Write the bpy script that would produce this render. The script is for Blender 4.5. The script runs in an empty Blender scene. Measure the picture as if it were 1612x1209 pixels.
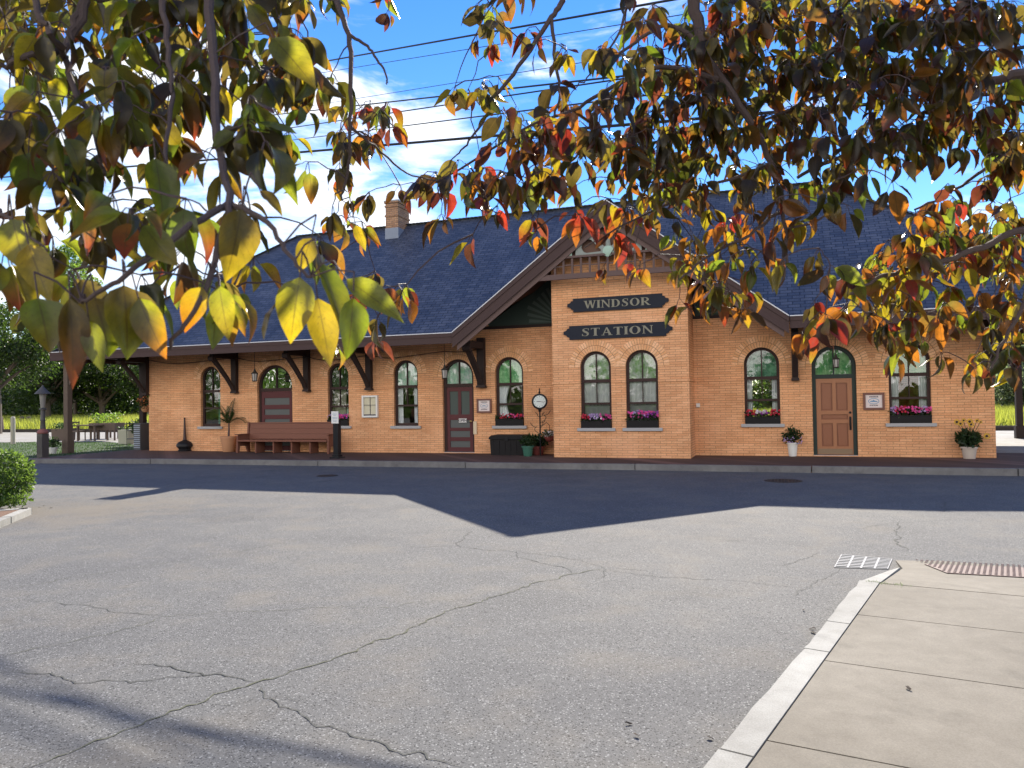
import bpy, bmesh, math, random
import numpy as np
from mathutils import Vector, Matrix
random.seed(7); rng = np.random.default_rng(11)
sc = bpy.context.scene
col = sc.collection
PI = math.pi

# ------------------------------------------------------------------ camera
CF, YAW, PITCH, ROLL = 1193.18, 0.342252, 0.0211973, -0.0164956
CAM = Vector((0, -22.0, 1.649))
Fv = Vector((-math.sin(YAW)*math.cos(PITCH), math.cos(YAW)*math.cos(PITCH), math.sin(PITCH)))
R0 = Vector((math.cos(YAW), math.sin(YAW), 0)); U0 = R0.cross(Fv)
Rv = (R0*math.cos(ROLL) + U0*math.sin(ROLL)).normalized(); Uv = Rv.cross(Fv)
def ray(x, y): return Fv + Rv*((x-806)/CF) + Uv*((604.5-y)/CF)
def at(x, y, axis, val):
    d = ray(x, y); return CAM + d*((val-CAM[axis])/d[axis])
def gp(x, y, z=0.0): return at(x, y, 2, z)
def dep(x, y, d): return CAM + ray(x, y)*d
cd = bpy.data.cameras.new('camera'); cam = bpy.data.objects.new('camera', cd); col.objects.link(cam)
cam.matrix_world = Matrix(((Rv.x, Uv.x, -Fv.x, CAM.x), (Rv.y, Uv.y, -Fv.y, CAM.y), (Rv.z, Uv.z, -Fv.z, CAM.z), (0, 0, 0, 1)))
cd.sensor_width = 36; cd.lens = CF*36/1612; cd.clip_start = .05; cd.clip_end = 2000
sc.camera = cam; cd.dof.use_dof = True; cd.dof.focus_distance = 17.0; cd.dof.aperture_fstop = 11.5

# ------------------------------------------------------------------ light
SUN = Vector((-.143, 1.496, 1.0)).normalized()
EL = math.asin(SUN.z); AZ = math.atan2(SUN.x, SUN.y)
sl = bpy.data.lights.new('sun', 'SUN'); so = bpy.data.objects.new('sun', sl); col.objects.link(so)
sl.energy = 4.9; sl.angle = math.radians(.45); sl.color = (1, .92, .79)
so.rotation_euler = SUN.to_track_quat('Z', 'Y').to_euler(); so.location = (0, 30, 30)

def nd(nt, t, **kw):
    n = nt.nodes.new(t)
    for k, v in kw.items():
        if k in n.inputs.keys() if hasattr(n.inputs, 'keys') else False: n.inputs[k].default_value = v
        else: setattr(n, k, v)
    return n
w = bpy.data.worlds.new('World'); sc.world = w; w.use_nodes = True
nt = w.node_tree; nt.nodes.clear(); L = nt.links.new
out = nt.nodes.new('ShaderNodeOutputWorld'); bg = nt.nodes.new('ShaderNodeBackground'); L(bg.outputs[0], out.inputs[0])
bg.inputs[1].default_value = .105
sky = nt.nodes.new('ShaderNodeTexSky'); sky.sky_type = 'NISHITA'; sky.sun_disc = False
sky.sun_elevation = EL; sky.sun_rotation = AZ % (2*PI); sky.air_density = 1.0; sky.dust_density = 0.0; sky.ozone_density = 3.0
hs = nt.nodes.new('ShaderNodeHueSaturation'); hs.inputs['Saturation'].default_value = 1.30; hs.inputs['Hue'].default_value = .513; hs.inputs['Value'].default_value = .95
L(sky.outputs[0], hs.inputs['Color'])
tc = nt.nodes.new('ShaderNodeTexCoord'); sep = nt.nodes.new('ShaderNodeSeparateXYZ'); L(tc.outputs['Generated'], sep.inputs[0])
def mth(op, a, b=None, c=None, tree=nt):
    m = tree.nodes.new('ShaderNodeMath'); m.operation = op
    for i, v in enumerate((a, b, c)):
        if v is None: continue
        if isinstance(v, (int, float)): m.inputs[i].default_value = v
        else: tree.links.new(v, m.inputs[i])
    return m.outputs[0]
az = mth('ARCTAN2', sep.outputs[0], sep.outputs[1]); el = mth('ARCSINE', sep.outputs[2])
cmb = nt.nodes.new('ShaderNodeCombineXYZ'); L(mth('MULTIPLY', mth('ADD', az, mth('MULTIPLY', el, .45)), 3.0), cmb.inputs[0]); L(mth('MULTIPLY', el, 11.0), cmb.inputs[1])
no = nt.nodes.new('ShaderNodeTexNoise'); no.inputs['Scale'].default_value = 1.5; no.inputs['Detail'].default_value = 8; no.inputs['Roughness'].default_value = .58; no.inputs['Distortion'].default_value = .35
L(cmb.outputs[0], no.inputs[0])
# the cloud bank stands in the west, left of azimuth about -24 degrees, and thins upward
msk = mth('MULTIPLY_ADD', mth('SUBTRACT', -.40, az), 1.9, .10)
msk = mth('SUBTRACT', mth('MINIMUM', msk, .20), mth('MULTIPLY', mth('MAXIMUM', mth('SUBTRACT', el, .36), 0), 1.6))
# an unseen bright cloud bank, added low behind the camera to brighten the shaded facade
south_fill = mth('MULTIPLY', mth('MINIMUM', mth('MAXIMUM', mth('MULTIPLY_ADD', sep.outputs[1], -2.2, -.35), 0), 1), mth('MINIMUM', mth('MAXIMUM', mth('MULTIPLY_ADD', el, -2.5, 2.0), 0), 1))
cl = mth('ADD', no.outputs[0], mth('MAXIMUM', msk, mth('MULTIPLY', south_fill, .36)))
mr = nt.nodes.new('ShaderNodeMapRange'); mr.interpolation_type = 'SMOOTHSTEP'
L(cl, mr.inputs[0]); mr.inputs[1].default_value = .56; mr.inputs[2].default_value = .78
mx = nt.nodes.new('ShaderNodeMixRGB'); L(mr.outputs[0], mx.inputs[0]); L(hs.outputs[0], mx.inputs[1]); cc_ = nt.nodes.new('ShaderNodeMixRGB'); L(south_fill, cc_.inputs[0]); cc_.inputs[1].default_value = (6.0, 6.2, 6.5, 1); cc_.inputs[2].default_value = (11.0, 10.4, 9.8, 1); L(cc_.outputs[0], mx.inputs[2])
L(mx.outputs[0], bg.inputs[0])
sc.view_settings.view_transform = 'Standard'; sc.view_settings.look = 'None'; sc.view_settings.exposure = 1.17; sc.view_settings.gamma = 1
sc.render.engine = 'CYCLES'
sc.cycles.max_bounces = 7; sc.cycles.transparent_max_bounces = 10; sc.cycles.use_denoising = True; sc.cycles.caustics_reflective = False; sc.cycles.caustics_refractive = False

# ------------------------------------------------------------------ materials
def newmat(name):
    m = bpy.data.materials.new(name); m.use_nodes = True; t = m.node_tree
    return m, t, t.nodes['Principled BSDF']
def noise(t, vec, scale, detail=4, rough=.55):
    n = t.nodes.new('ShaderNodeTexNoise'); n.inputs['Scale'].default_value = scale; n.inputs['Detail'].default_value = detail; n.inputs['Roughness'].default_value = rough
    t.links.new(vec, n.inputs[0]); return n.outputs[0]
def mixc(t, f, a, b, mode='MIX'):
    n = t.nodes.new('ShaderNodeMixRGB'); n.blend_type = mode
    for i, v in enumerate((f, a, b)):
        if isinstance(v, (int, float)): n.inputs[i].default_value = v
        elif isinstance(v, tuple): n.inputs[i].default_value = (*v[:3], 1)
        else: t.links.new(v, n.inputs[i])
    return n.outputs[0]
def ramp(t, f, a, b):
    n = t.nodes.new('ShaderNodeMapRange'); t.links.new(f, n.inputs[0]); n.inputs[1].default_value = a; n.inputs[2].default_value = b; return n.outputs[0]
def bump(t, bs, h, strength, dist=.01):
    b = t.nodes.new('ShaderNodeBump'); b.inputs['Strength'].default_value = strength; b.inputs['Distance'].default_value = dist
    t.links.new(h, b.inputs['Height']); t.links.new(b.outputs[0], bs.inputs['Normal'])
def objco(t): return t.nodes.new('ShaderNodeTexCoord').outputs['Object']
def M(name, c, rough=.7, var=.25, scale=6., bmp=.15, metal=0., stretch=None, c2=None, spec=.5):
    m, t, bs = newmat(name); v = objco(t)
    if stretch:
        mp = t.nodes.new('ShaderNodeMapping'); mp.inputs['Scale'].default_value = stretch; t.links.new(v, mp.inputs[0]); v = mp.outputs[0]
    n1 = noise(t, v, scale, 6); n2 = noise(t, v, scale*5.3, 4)
    f = mth('ADD', mth('MULTIPLY', n1, .65), mth('MULTIPLY', n2, .35), tree=t)
    lo = tuple(x*(1-var) for x in c); hi = c2 or tuple(min(1, x*(1+var)) for x in c)
    t.links.new(mixc(t, ramp(t, f, .33, .67), lo, hi), bs.inputs['Base Color'])
    bs.inputs['Roughness'].default_value = rough; bs.inputs['Metallic'].default_value = metal; bs.inputs['Specular IOR Level'].default_value = spec
    if bmp: bump(t, bs, n2, bmp, .01)
    return m
def brickmat(name, c1, c2, mortar, bw=.3, rh=.067, ms=.007, tone=.2, uv=False, bm=.5, soot=0., rough=.85):
    m, t, bs = newmat(name)
    if uv:
        u = t.nodes.new('ShaderNodeTexCoord').outputs['UV']
    else:
        s = t.nodes.new('ShaderNodeSeparateXYZ'); t.links.new(objco(t), s.inputs[0])
        c = t.nodes.new('ShaderNodeCombineXYZ'); t.links.new(mth('ADD', s.outputs[0], s.outputs[1], tree=t), c.inputs[0]); t.links.new(s.outputs[2], c.inputs[1]); u = c.outputs[0]
    b = t.nodes.new('ShaderNodeTexBrick'); t.links.new(u, b.inputs[0])
    b.inputs['Color1'].default_value = (*c1, 1); b.inputs['Color2'].default_value = (*c2, 1); b.inputs['Mortar'].default_value = (*mortar, 1)
    b.inputs['Scale'].default_value = 1; b.inputs['Mortar Size'].default_value = ms; b.inputs['Brick Width'].default_value = bw; b.inputs['Row Height'].default_value = rh; b.inputs['Mortar Smooth'].default_value = .2
    n1 = noise(t, u, .9, 5); n2 = noise(t, u, 30, 3)
    cc = mixc(t, 1.0, b.outputs[0], mixc(t, ramp(t, n1, .3, .7), (1-tone,)*3, (1+tone*.6, 1+tone*.55, 1+tone*.5)), 'MULTIPLY')
    cc = mixc(t, 1.0, cc, mixc(t, ramp(t, n2, .3, .7), (.86, .85, .84), (1.1, 1.1, 1.1)), 'MULTIPLY')
    n6 = noise(t, u, 3.1, 7, .65); cc = mixc(t, mth('MULTIPLY', ramp(t, n6, .60, .74), .35, tree=t), cc, tuple(x*.55 for x in c2)); n7 = noise(t, u, .45, 4); cc = mixc(t, mth('MULTIPLY', ramp(t, n7, .55, .7), .28, tree=t), cc, tuple(min(1, x*.85+.10) for x in c1))
    if soot:
        n3 = noise(t, u, 2.2, 5)
        cc = mixc(t, mth('MULTIPLY', ramp(t, n3, .5, .75), soot, tree=t), cc, (.10, .085, .07))
    t.links.new(cc, bs.inputs['Base Color']); bs.inputs['Roughness'].default_value = rough; bs.inputs['Specular IOR Level'].default_value = .2
    h = mth('ADD', mth('MULTIPLY', b.outputs[1], -1.0, tree=t), mth('MULTIPLY', n2, .3, tree=t), tree=t)
    bump(t, bs, h, bm, .006)
    return m
BRICK = brickmat('buff brick', (.87, .475, .255), (.75, .37, .183), (.44, .225, .115), ms=.006, tone=.17)
PAVER = brickmat('red brick pavers', (.56, .25, .19), (.35, .16, .13), (.11, .07, .06), bw=.21, rh=.105, ms=.008, tone=.3)
CHIMB = brickmat('chimney brick', (.50, .30, .18), (.36, .20, .12), (.2, .15, .12), bw=.21, rh=.075, ms=.01, tone=.35, soot=.5)
def voussoir():
    m, t, bs = newmat('arch brick'); g = t.nodes.new('ShaderNodeNewGeometry'); r = g.outputs['Random Per Island']
    n2 = noise(t, objco(t), 30, 3)
    cc = mixc(t, r, (.74, .37, .165), (.93, .55, .31))
    t.links.new(mixc(t, 1.0, cc, mixc(t, ramp(t, n2, .3, .7), (.85, .85, .85), (1.1, 1.1, 1.1)), 'MULTIPLY'), bs.inputs['Base Color'])
    bs.inputs['Roughness'].default_value = .85; bump(t, bs, n2, .3, .004); return m
ARCH = voussoir()
MORT = M('mortar', (.22, .10, .05), .9)
def shingles():
    m, t, bs = newmat('asphalt shingles'); u = t.nodes.new('ShaderNodeTexCoord').outputs['UV']
    b = t.nodes.new('ShaderNodeTexBrick'); t.links.new(u, b.inputs[0])
    b.inputs['Color1'].default_value = (.076, .085, .116, 1); b.inputs['Color2'].default_value = (.038, .046, .072, 1); b.inputs['Mortar'].default_value = (.008, .010, .016, 1)
    b.inputs['Scale'].default_value = 1; b.inputs['Brick Width'].default_value = .30; b.inputs['Row Height'].default_value = .14; b.inputs['Mortar Size'].default_value = .013; b.offset = .37; b.inputs['Mortar Smooth'].default_value = .4
    n1 = noise(t, u, .5, 5); n2 = noise(t, u, 45, 3); n3 = noise(t, u, 5, 3)
    mp_ = t.nodes.new('ShaderNodeMapping'); mp_.inputs['Scale'].default_value = (1.6, .12, 1); t.links.new(u, mp_.inputs[0]); n5 = noise(t, mp_.outputs[0], 2.5, 5)
    cc = mixc(t, 1.0, b.outputs[0], mixc(t, ramp(t, n1, .3, .7), (.8, .8, .8), (1.2, 1.2, 1.2)), 'MULTIPLY')
    cc = mixc(t, 1.0, cc, mixc(t, ramp(t, n2, .3, .7), (.7, .7, .7), (1.35, 1.35, 1.35)), 'MULTIPLY')
    t.links.new(cc, bs.inputs['Base Color']); bs.inputs['Roughness'].default_value = .55; bs.inputs['Specular IOR Level'].default_value = .6
    t.links.new(mixc(t, 1.0, cc, mixc(t, ramp(t, n5, .3, .7), (.78, .78, .80), (1.22, 1.22, 1.2)), 'MULTIPLY'), bs.inputs['Base Color'])
    s = t.nodes.new('ShaderNodeSeparateXYZ'); t.links.new(u, s.inputs[0])
    saw = mth('FRACT', mth('DIVIDE', s.outputs[1], .14, tree=t), tree=t)
    h = mth('ADD', mth('MULTIPLY', saw, -.9, tree=t), mth('ADD', mth('MULTIPLY', n3, .5, tree=t), mth('MULTIPLY', n2, .35, tree=t), tree=t), tree=t)
    bump(t, bs, h, .8, .012)
    return m
SHING = shingles()
def asphalt():
    m, t, bs = newmat('worn asphalt'); v = objco(t)
    n1 = noise(t, v, .22, 5); n2 = noise(t, v, 1.7, 5); n3 = noise(t, v, 115, 2, .7); n4 = noise(t, v, .55, 6, .6)
    vo = t.nodes.new('ShaderNodeTexVoronoi'); vo.inputs['Scale'].default_value = 120; t.links.new(v, vo.inputs[0])
    s2 = t.nodes.new('ShaderNodeSeparateXYZ'); t.links.new(vo.outputs['Color'], s2.inputs[0])
    base = mixc(t, ramp(t, n1, .35, .65), (.107, .107, .109), (.134, .133, .129))
    base = mixc(t, 1.0, base, mixc(t, ramp(t, n2, .3, .7), (.88, .88, .89), (1.1, 1.09, 1.07)), 'MULTIPLY')
    base = mixc(t, 1.0, base, mixc(t, ramp(t, n3, .34, .66), (.76, .76, .77), (1.21, 1.21, 1.20)), 'MULTIPLY')
    base = mixc(t, mth('MULTIPLY', ramp(t, n4, .56, .70), .40, tree=t), base, (.070, .069, .070)); n8 = noise(t, v, 1.35, 3, .5); base = mixc(t, mth('MULTIPLY', ramp(t, n8, .69, .76), .45, tree=t), base, (.05, .049, .05))
    base = mixc(t, mth('GREATER_THAN', s2.outputs[0], .94, tree=t), base, (.25, .25, .245))
    base = mixc(t, mth('LESS_THAN', s2.outputs[0], .10, tree=t), base, (.035, .035, .037))
    # tan dust drifted along the planting bed and a faint band across the lot
    vm = t.nodes.new('ShaderNodeVectorMath'); vm.operation = 'DISTANCE'; t.links.new(v, vm.inputs[0]); vm.inputs[1].default_value = (-11.6, -11.9, -.15)
    du = mth('ADD', ramp(t, vm.outputs['Value'], 2.6, .3), mth('MULTIPLY', mth('SUBTRACT', n2, .5, tree=t), 2.2, tree=t), tree=t)
    base = mixc(t, mth('MULTIPLY', mth('MAXIMUM', mth('MINIMUM', du, 1, tree=t), 0, tree=t), .55, tree=t), base, (.17, .14, .10))
    t.links.new(base, bs.inputs['Base Color']); bs.inputs['Roughness'].default_value = .9; bs.inputs['Specular IOR Level'].default_value = .3
    bump(t, bs, n3, .5, .006); return m
ASPH = asphalt()
def concrete(name, lo, hi):
    m, t, bs = newmat(name); v = objco(t)
    n1 = noise(t, v, .8, 6); n2 = noise(t, v, 7, 5); n3 = noise(t, v, 120, 2, .7)
    b = mixc(t, ramp(t, n1, .32, .68), lo, hi)
    b = mixc(t, 1.0, b, mixc(t, ramp(t, n2, .3, .7), (.88, .87, .86), (1.08, 1.08, 1.08)), 'MULTIPLY')
    n4 = noise(t, v, 2.6, 8, .7); b = mixc(t, mth('MULTIPLY', ramp(t, n4, .54, .68), .42, tree=t), b, tuple(x*.55 for x in lo)); b = mixc(t, mth('MULTIPLY', ramp(t, n4, .42, .30), .25, tree=t), b, tuple(min(1, x*1.3) for x in hi))
    b = mixc(t, 1.0, b, mixc(t, ramp(t, n3, .3, .7), (.84, .84, .84), (1.14, 1.14, 1.14)), 'MULTIPLY')
    t.links.new(b, bs.inputs['Base Color']); bs.inputs['Roughness'].default_value = .85; bs.inputs['Specular IOR Level'].default_value = .3; bump(t, bs, n3, .25, .004); return m
CONC = concrete('sidewalk concrete', (.158, .139, .110), (.200, .179, .145))
GRAN = concrete('pale granite', (.27, .265, .245), (.35, .345, .32))
KERBG = concrete('weathered granite', (.15, .145, .15), (.22, .215, .21))
PATHC = concrete('light concrete', (.25, .235, .21), (.33, .32, .30))
GRAVEL = M('ballast', (.16, .13, .11), .95, .4, 9)
FASC = M('weathered purple brown boards', (.056, .037, .035), .8, .4, 3, .2, stretch=(1, 8, 8), spec=.14)
DARKW = M('dark painted bracket wood', (.030, .021, .020), .6, .35, 5, spec=.14)
UNDER = M('soffit boards', (.11, .065, .05), .8, .3, 3, spec=.14)
FRET = M('weathered grille wood', (.105, .072, .066), .8, .35, 6, spec=.14)
PALEF = M('faded grey green rosette wood', (.20, .22, .20), .75, .3, 6)
VERDI = M('pale green painted scrolls', (.30, .42, .34), .7, .25, 6)
GREENP = M('dark green gable panel', (.040, .058, .050), .65, .3, 2, spec=.14)
GREENR = M('green gable ray', (.075, .10, .088), .65, .3, 3, spec=.14)
FRAMEB = M('dark brown window paint', (.040, .024, .022), .5, .3, 5, spec=.14)
FRAMEG = M('black green door frame paint', (.030, .042, .038), .5, .3, 5, spec=.14)
MAROON = M('maroon door paint', (.085, .030, .032), .5, .3, 4, spec=.14)
SLATE = M('slate green door panel', (.075, .082, .082), .45, .2, 4)
WOODD = M('varnished door wood', (.27, .112, .050), .45, .35, 3, .1, stretch=(9, 9, 1))
BENCHW = M('red brown bench wood', (.150, .064, .044), .45, .4, 4, .1, stretch=(1, 6, 6), spec=.14)
STONE = M('grey stone sill', (.34, .335, .34), .85, .2, 12)
BLACKM = M('black metal', (.016, .016, .018), .35, .3, 8, .05, spec=.14)
BLACKP = M('black plastic box', (.014, .013, .014), .5, .2, 8, spec=.14)
SIGNB = M('blue black sign board', (.013, .016, .026), .45, .25, 4, spec=.14)
LETT = M('grey gilt lettering', (.21, .20, .155), .6, .3, 10, spec=.14)
WHITEP = M('white paint', (.72, .71, .68), .6, .08, 8)
CREAM = M('cream paper', (.58, .54, .40), .7, .1, 5)
FRAMEBR = M('brown plaque frame', (.14, .055, .038), .5, .25, 6)
BLUEP = M('blue emblem print', (.10, .25, .42), .6, .1, 8)
GREYP = M('grey blue emblem print', (.28, .36, .44), .6, .1, 8)
INKP = M('dark ink', (.06, .05, .07), .7, .1, 8)
TERRA = M('terracotta', (.46, .23, .12), .8, .2, 6)
GREENC = M('green glazed pot', (.045, .13, .095), .3, .2, 6)
REDC = M('dark red pot', (.16, .04, .035), .4, .2, 6)
POTST = M('mottled stone pot', (.42, .36, .31), .85, .3, 18)
BRASS = M('dull brass', (.32, .22, .09), .35, .2, 8, 0, 1)
IRON = M('rusty cast iron', (.035, .03, .028), .6, .4, 20, spec=.14)
GALV = M('pale galvanised steel', (.30, .30, .30), .8, .2, 20, .05, spec=.2)
TACT = M('red tactile pad', (.125, .085, .075), .8, .4, 14)
BARK = M('grey brown bark', (.060, .042, .038), .85, .45, 14, .4)
TWIG = M('dark twig bark', (.055, .034, .034), .7, .4, 30, .2)
TRUNKM = M('tree bark', (.085, .065, .05), .9, .4, 4, .4)
MULCH = M('bark mulch', (.10, .055, .035), .95, .5, 40, .5)
SOIL = M('potting soil', (.04, .028, .02), .95, .3, 30)
PLAST = M('interior plaster', (.28, .26, .22), .9, .1, 2)
FLOORI = M('interior floor', (.12, .08, .05), .7, .2, 2)
GREYSH = M('grey roller shade', (.30, .32, .32), .8, .05, 3)
CRACK = M('crack filler', (.045, .047, .042), .95, .3, 20, 0)
CRACKM = M('mossy crack', (.055, .058, .035), .95, .4, 20, 0)
TURF = M('lawn turf', (.022, .040, .011), .95, .45, 6, .4)
MEAD = M('meadow soil and thatch', (.10, .11, .03), .95, .4, 2, .3)
LAMPG = M('grey lamp post paint', (.060, .054, .050), .6, .3, 7)
REDCAP = M('faded red paint', (.20, .075, .06), .7, .3, 7)
OLDW = M('old timber', (.10, .075, .06), .9, .4, 6, spec=.14)
PALEW = M('pale timber', (.34, .31, .25), .9, .3, 6)
BEIGE = M('beige planter', (.36, .35, .27), .8, .2, 6)
FLASH = M('lead flashing', (.17, .20, .26), .5, .2, 6)
DRIP = M('pale drip edge', (.60, .60, .62), .4, .1, 6, 0)
def leafmat(name, back, thru, tr=.5, rough=.45, vary=.35):
    """thin leaf: reflects 'back', lets 'thru' pass; both vary from leaf to leaf"""
    m, t, bs = newmat(name); o = [n for n in t.nodes if n.type == 'OUTPUT_MATERIAL'][0]
    g = t.nodes.new('ShaderNodeNewGeometry'); r = g.outputs['Random Per Island']
    k = mixc(t, r, (1-vary,)*3, (1+vary,)*3)
    t.links.new(mixc(t, 1.0, back, k, 'MULTIPLY'), bs.inputs['Base Color']); bs.inputs['Roughness'].default_value = rough
    T = t.nodes.new('ShaderNodeBsdfTranslucent'); t.links.new(mixc(t, 1.0, thru, k, 'MULTIPLY'), T.inputs[0])
    ms = t.nodes.new('ShaderNodeMixShader'); ms.inputs[0].default_value = tr
    t.links.new(bs.outputs[0], ms.inputs[1]); t.links.new(T.outputs[0], ms.inputs[2]); t.links.new(ms.outputs[0], o.inputs[0]); return m
LF_DARK = leafmat('maple leaves', (.026, .046, .014), (.065, .115, .014))
LF_LIT = leafmat('spring leaves', (.06, .11, .022), (.24, .38, .04))
LF_GREY = leafmat('grey green leaves', (.085, .11, .07), (.22, .28, .12))
LF_BUSH = leafmat('bush leaves', (.055, .105, .022), (.17, .27, .04))
LF_POT = leafmat('pot leaves', (.03, .06, .022), (.05, .10, .02))
LF_GRASS = leafmat('meadow blades', (.16, .19, .04), (.42, .46, .06), .5, .6)
LF_TURF = leafmat('lawn blades', (.024, .054, .013), (.07, .15, .02), .4, .6)
PET = {k: leafmat(k+' petals', c, tuple(min(1, x*1.1) for x in c), .3, .6, .2) for k, c in dict(red=(.65, .03, .07), pink=(.85, .10, .38), purple=(.45, .08, .50), white=(.8, .76, .8), yellow=(.65, .40, .03), lilac=(.52, .36, .66)).items()}
def curtain(name, c, c2, sc_=3.):
    m, t, bs = newmat(name); o = [n for n in t.nodes if n.type == 'OUTPUT_MATERIAL'][0]
    n1 = noise(t, objco(t), sc_*1.6, 8, .72); cc = mixc(t, ramp(t, n1, .40, .60), c, c2)
    t.links.new(cc, bs.inputs['Base Color']); bs.inputs['Roughness'].default_value = .9; return m
CU_MINT = curtain('mint lace', (.40, .78, .58), (.92, .98, .95))
CU_PALE = curtain('pale green lace', (.34, .62, .24), (.90, .96, .90), 4)
CU_GREEN = curtain('green drapery', (.12, .46, .18), (.45, .78, .42))
CU_TEAL = curtain('teal drapery', (.03, .20, .12), (.22, .52, .36))
CU_DARK = curtain('dark drapery', (.012, .025, .016), (.05, .09, .05))
CU_WHITE = curtain('white curtain', (.80, .82, .85), (.93, .94, .95))
CU_CREAM = curtain('cream blind', (.42, .40, .31), (.52, .50, .40))
def glassmat():
    m, t, bs = newmat('window glass'); o = [n for n in t.nodes if n.type == 'OUTPUT_MATERIAL'][0]; t.nodes.remove(bs)
    T = t.nodes.new('ShaderNodeBsdfTransparent'); T.inputs[0].default_value = (.93, .96, .95, 1)
    G = t.nodes.new('ShaderNodeBsdfGlossy'); G.inputs['Roughness'].default_value = .015
    fr = t.nodes.new('ShaderNodeFresnel'); fr.inputs[0].default_value = 1.6
    n = noise(t, objco(t), 1.3, 2); b = t.nodes.new('ShaderNodeBump'); b.inputs['Strength'].default_value = .08; b.inputs['Distance'].default_value = .05
    t.links.new(n, b.inputs['Height']); t.links.new(b.outputs[0], G.inputs['Normal'])
    ms = t.nodes.new('ShaderNodeMixShader'); t.links.new(mth('MINIMUM', mth('MULTIPLY', fr.outputs[0], 2.6, tree=t), 1.0, tree=t), ms.inputs[0]); t.links.new(T.outputs[0], ms.inputs[1]); t.links.new(G.outputs[0], ms.inputs[2]); t.links.new(ms.outputs[0], o.inputs[0]); return m
GLASS = glassmat()
PANELG = M('dim door glass', (.07, .085, .082), .12, .2, 3, 0)
CLKF = M('clock dial', (.66, .74, .72), .4, .05, 8, 0)

# ------------------------------------------------------------------ mesh helpers
class MB:
    def __init__(s): s.v = []; s.f = []; s.mi = []; s.uv = None
    def add(s, vs, fs, mi=0):
        o = len(s.v); s.v += [tuple(p) for p in vs]; s.f += [tuple(i+o for i in f) for f in fs]; s.mi += [mi]*len(fs); return s
    def box(s, x0, x1, y0, y1, z0, z1, mi=0, mat=None):
        vs = [Vector((x, y, z)) for x in (x0, x1) for y in (y0, y1) for z in (z0, z1)]
        if mat: vs = [mat @ p for p in vs]
        return s.add(vs, [(0, 1, 3, 2), (4, 6, 7, 5), (0, 4, 5, 1), (2, 3, 7, 6), (0, 2, 6, 4), (1, 5, 7, 3)], mi)
    def prism(s, poly, y0, y1, mi=0, fn=None):
        """convex-ish polygon (a,b) swept from y0 to y1; fn maps (a,y,b)->point"""
        fn = fn or (lambda a, y, b: (a, y, b)); n = len(poly)
        vs = [fn(a, y0, b) for a, b in poly] + [fn(a, y1, b) for a, b in poly]
        return s.add(vs, [tuple(range(n)), tuple(range(2*n-1, n-1, -1))] + [(i, i+n, (i+1) % n+n, (i+1) % n) for i in range(n)], mi)
    def beam(s, a, b, wd, th, up=Vector((0, 0, 1)), mi=0):
        a, b = Vector(a), Vector(b); d = (b-a).normalized(); r = d.cross(up)
        if r.length < 1e-4: r = Vector((1, 0, 0))
        r.normalize(); u = r.cross(d)
        vs = [p + r*(sx*wd/2) + u*(sz*th/2) for p in (a, b) for sx, sz in ((-1, -1), (1, -1), (1, 1), (-1, 1))]
        return s.add(vs, [(3, 2, 1, 0), (4, 5, 6, 7)] + [(i, (i+1) % 4, (i+1) % 4+4, i+4) for i in range(4)], mi)
    def tube(s, pts, rad, n=8, mi=0, caps=True):
        pts = [Vector(p) for p in pts]; rad = rad if isinstance(rad, (list, tuple)) else [rad]*len(pts)
        vs = []; pr = None
        for i, p in enumerate(pts):
            d = (pts[min(i+1, len(pts)-1)] - pts[max(i-1, 0)])
            d = d.normalized() if d.length > 1e-9 else Vector((0, 0, 1))
            r = pr - d*pr.dot(d) if pr else d.orthogonal()
            if r.length < 1e-6: r = d.orthogonal()
            r.normalize(); pr = r; u = d.cross(r)
            vs += [p + (r*math.cos(k*2*PI/n) + u*math.sin(k*2*PI/n))*rad[i] for k in range(n)]
        m = len(pts); fs = [(i*n+k, i*n+(k+1) % n, (i+1)*n+(k+1) % n, (i+1)*n+k) for i in range(m-1) for k in range(n)]
        if caps: fs += [tuple(range(n-1, -1, -1)), tuple(range((m-1)*n, m*n))]
        return s.add(vs, fs, mi)
    def lathe(s, prof, c=(0, 0, 0), n=24, mi=0, axis='z', wob=0):
        vs = []
        for r, h in prof:
            for k in range(n):
                a = k*2*PI/n; x, y = r*math.cos(a), r*math.sin(a)
                vs.append((c[0]+x, c[1]+y, c[2]+h) if axis == 'z' else (c[0]+x, c[1]+h, c[2]+y))
        m = len(prof); fs = [(i*n+k, i*n+(k+1) % n, (i+1)*n+(k+1) % n, (i+1)*n+k) for i in range(m-1) for k in range(n)]
        fs += [tuple(range(n-1, -1, -1)), tuple(range((m-1)*n, m*n))]
        return s.add(vs, fs, mi)
    def build(s, name, mat, parent=None, smooth=False):
        me = bpy.data.meshes.new(name); me.from_pydata(s.v, [], s.f)
        for m in (mat if isinstance(mat, (list, tuple)) else [mat]): me.materials.append(m)
        if any(s.mi): me.polygons.foreach_set('material_index', s.mi)
        bm = bmesh.new(); bm.from_mesh(me); bmesh.ops.recalc_face_normals(bm, faces=bm.faces); bm.to_mesh(me); bm.free()
        if smooth:
            me.polygons.foreach_set('use_smooth', [True]*len(me.polygons))
            try: me.set_sharp_from_angle(angle=math.radians(40))
            except Exception: pass
        me.update(); o = bpy.data.objects.new(name, me); col.objects.link(o)
        return o
def linkchild(o, p):
    """o's mesh is in world coordinates: keep it there under p"""
    o.parent = p
    t = Vector((0, 0, 0)); q = p
    while q: t += q.location; q = q.parent
    o.location = -t if o.location.length == 0 else o.location - t
    return o
def build(mb, name, mat, parent=None, smooth=False):
    o = mb.build(name, mat, None, smooth)
    if parent: linkchild(o, parent)
    return o
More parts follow.
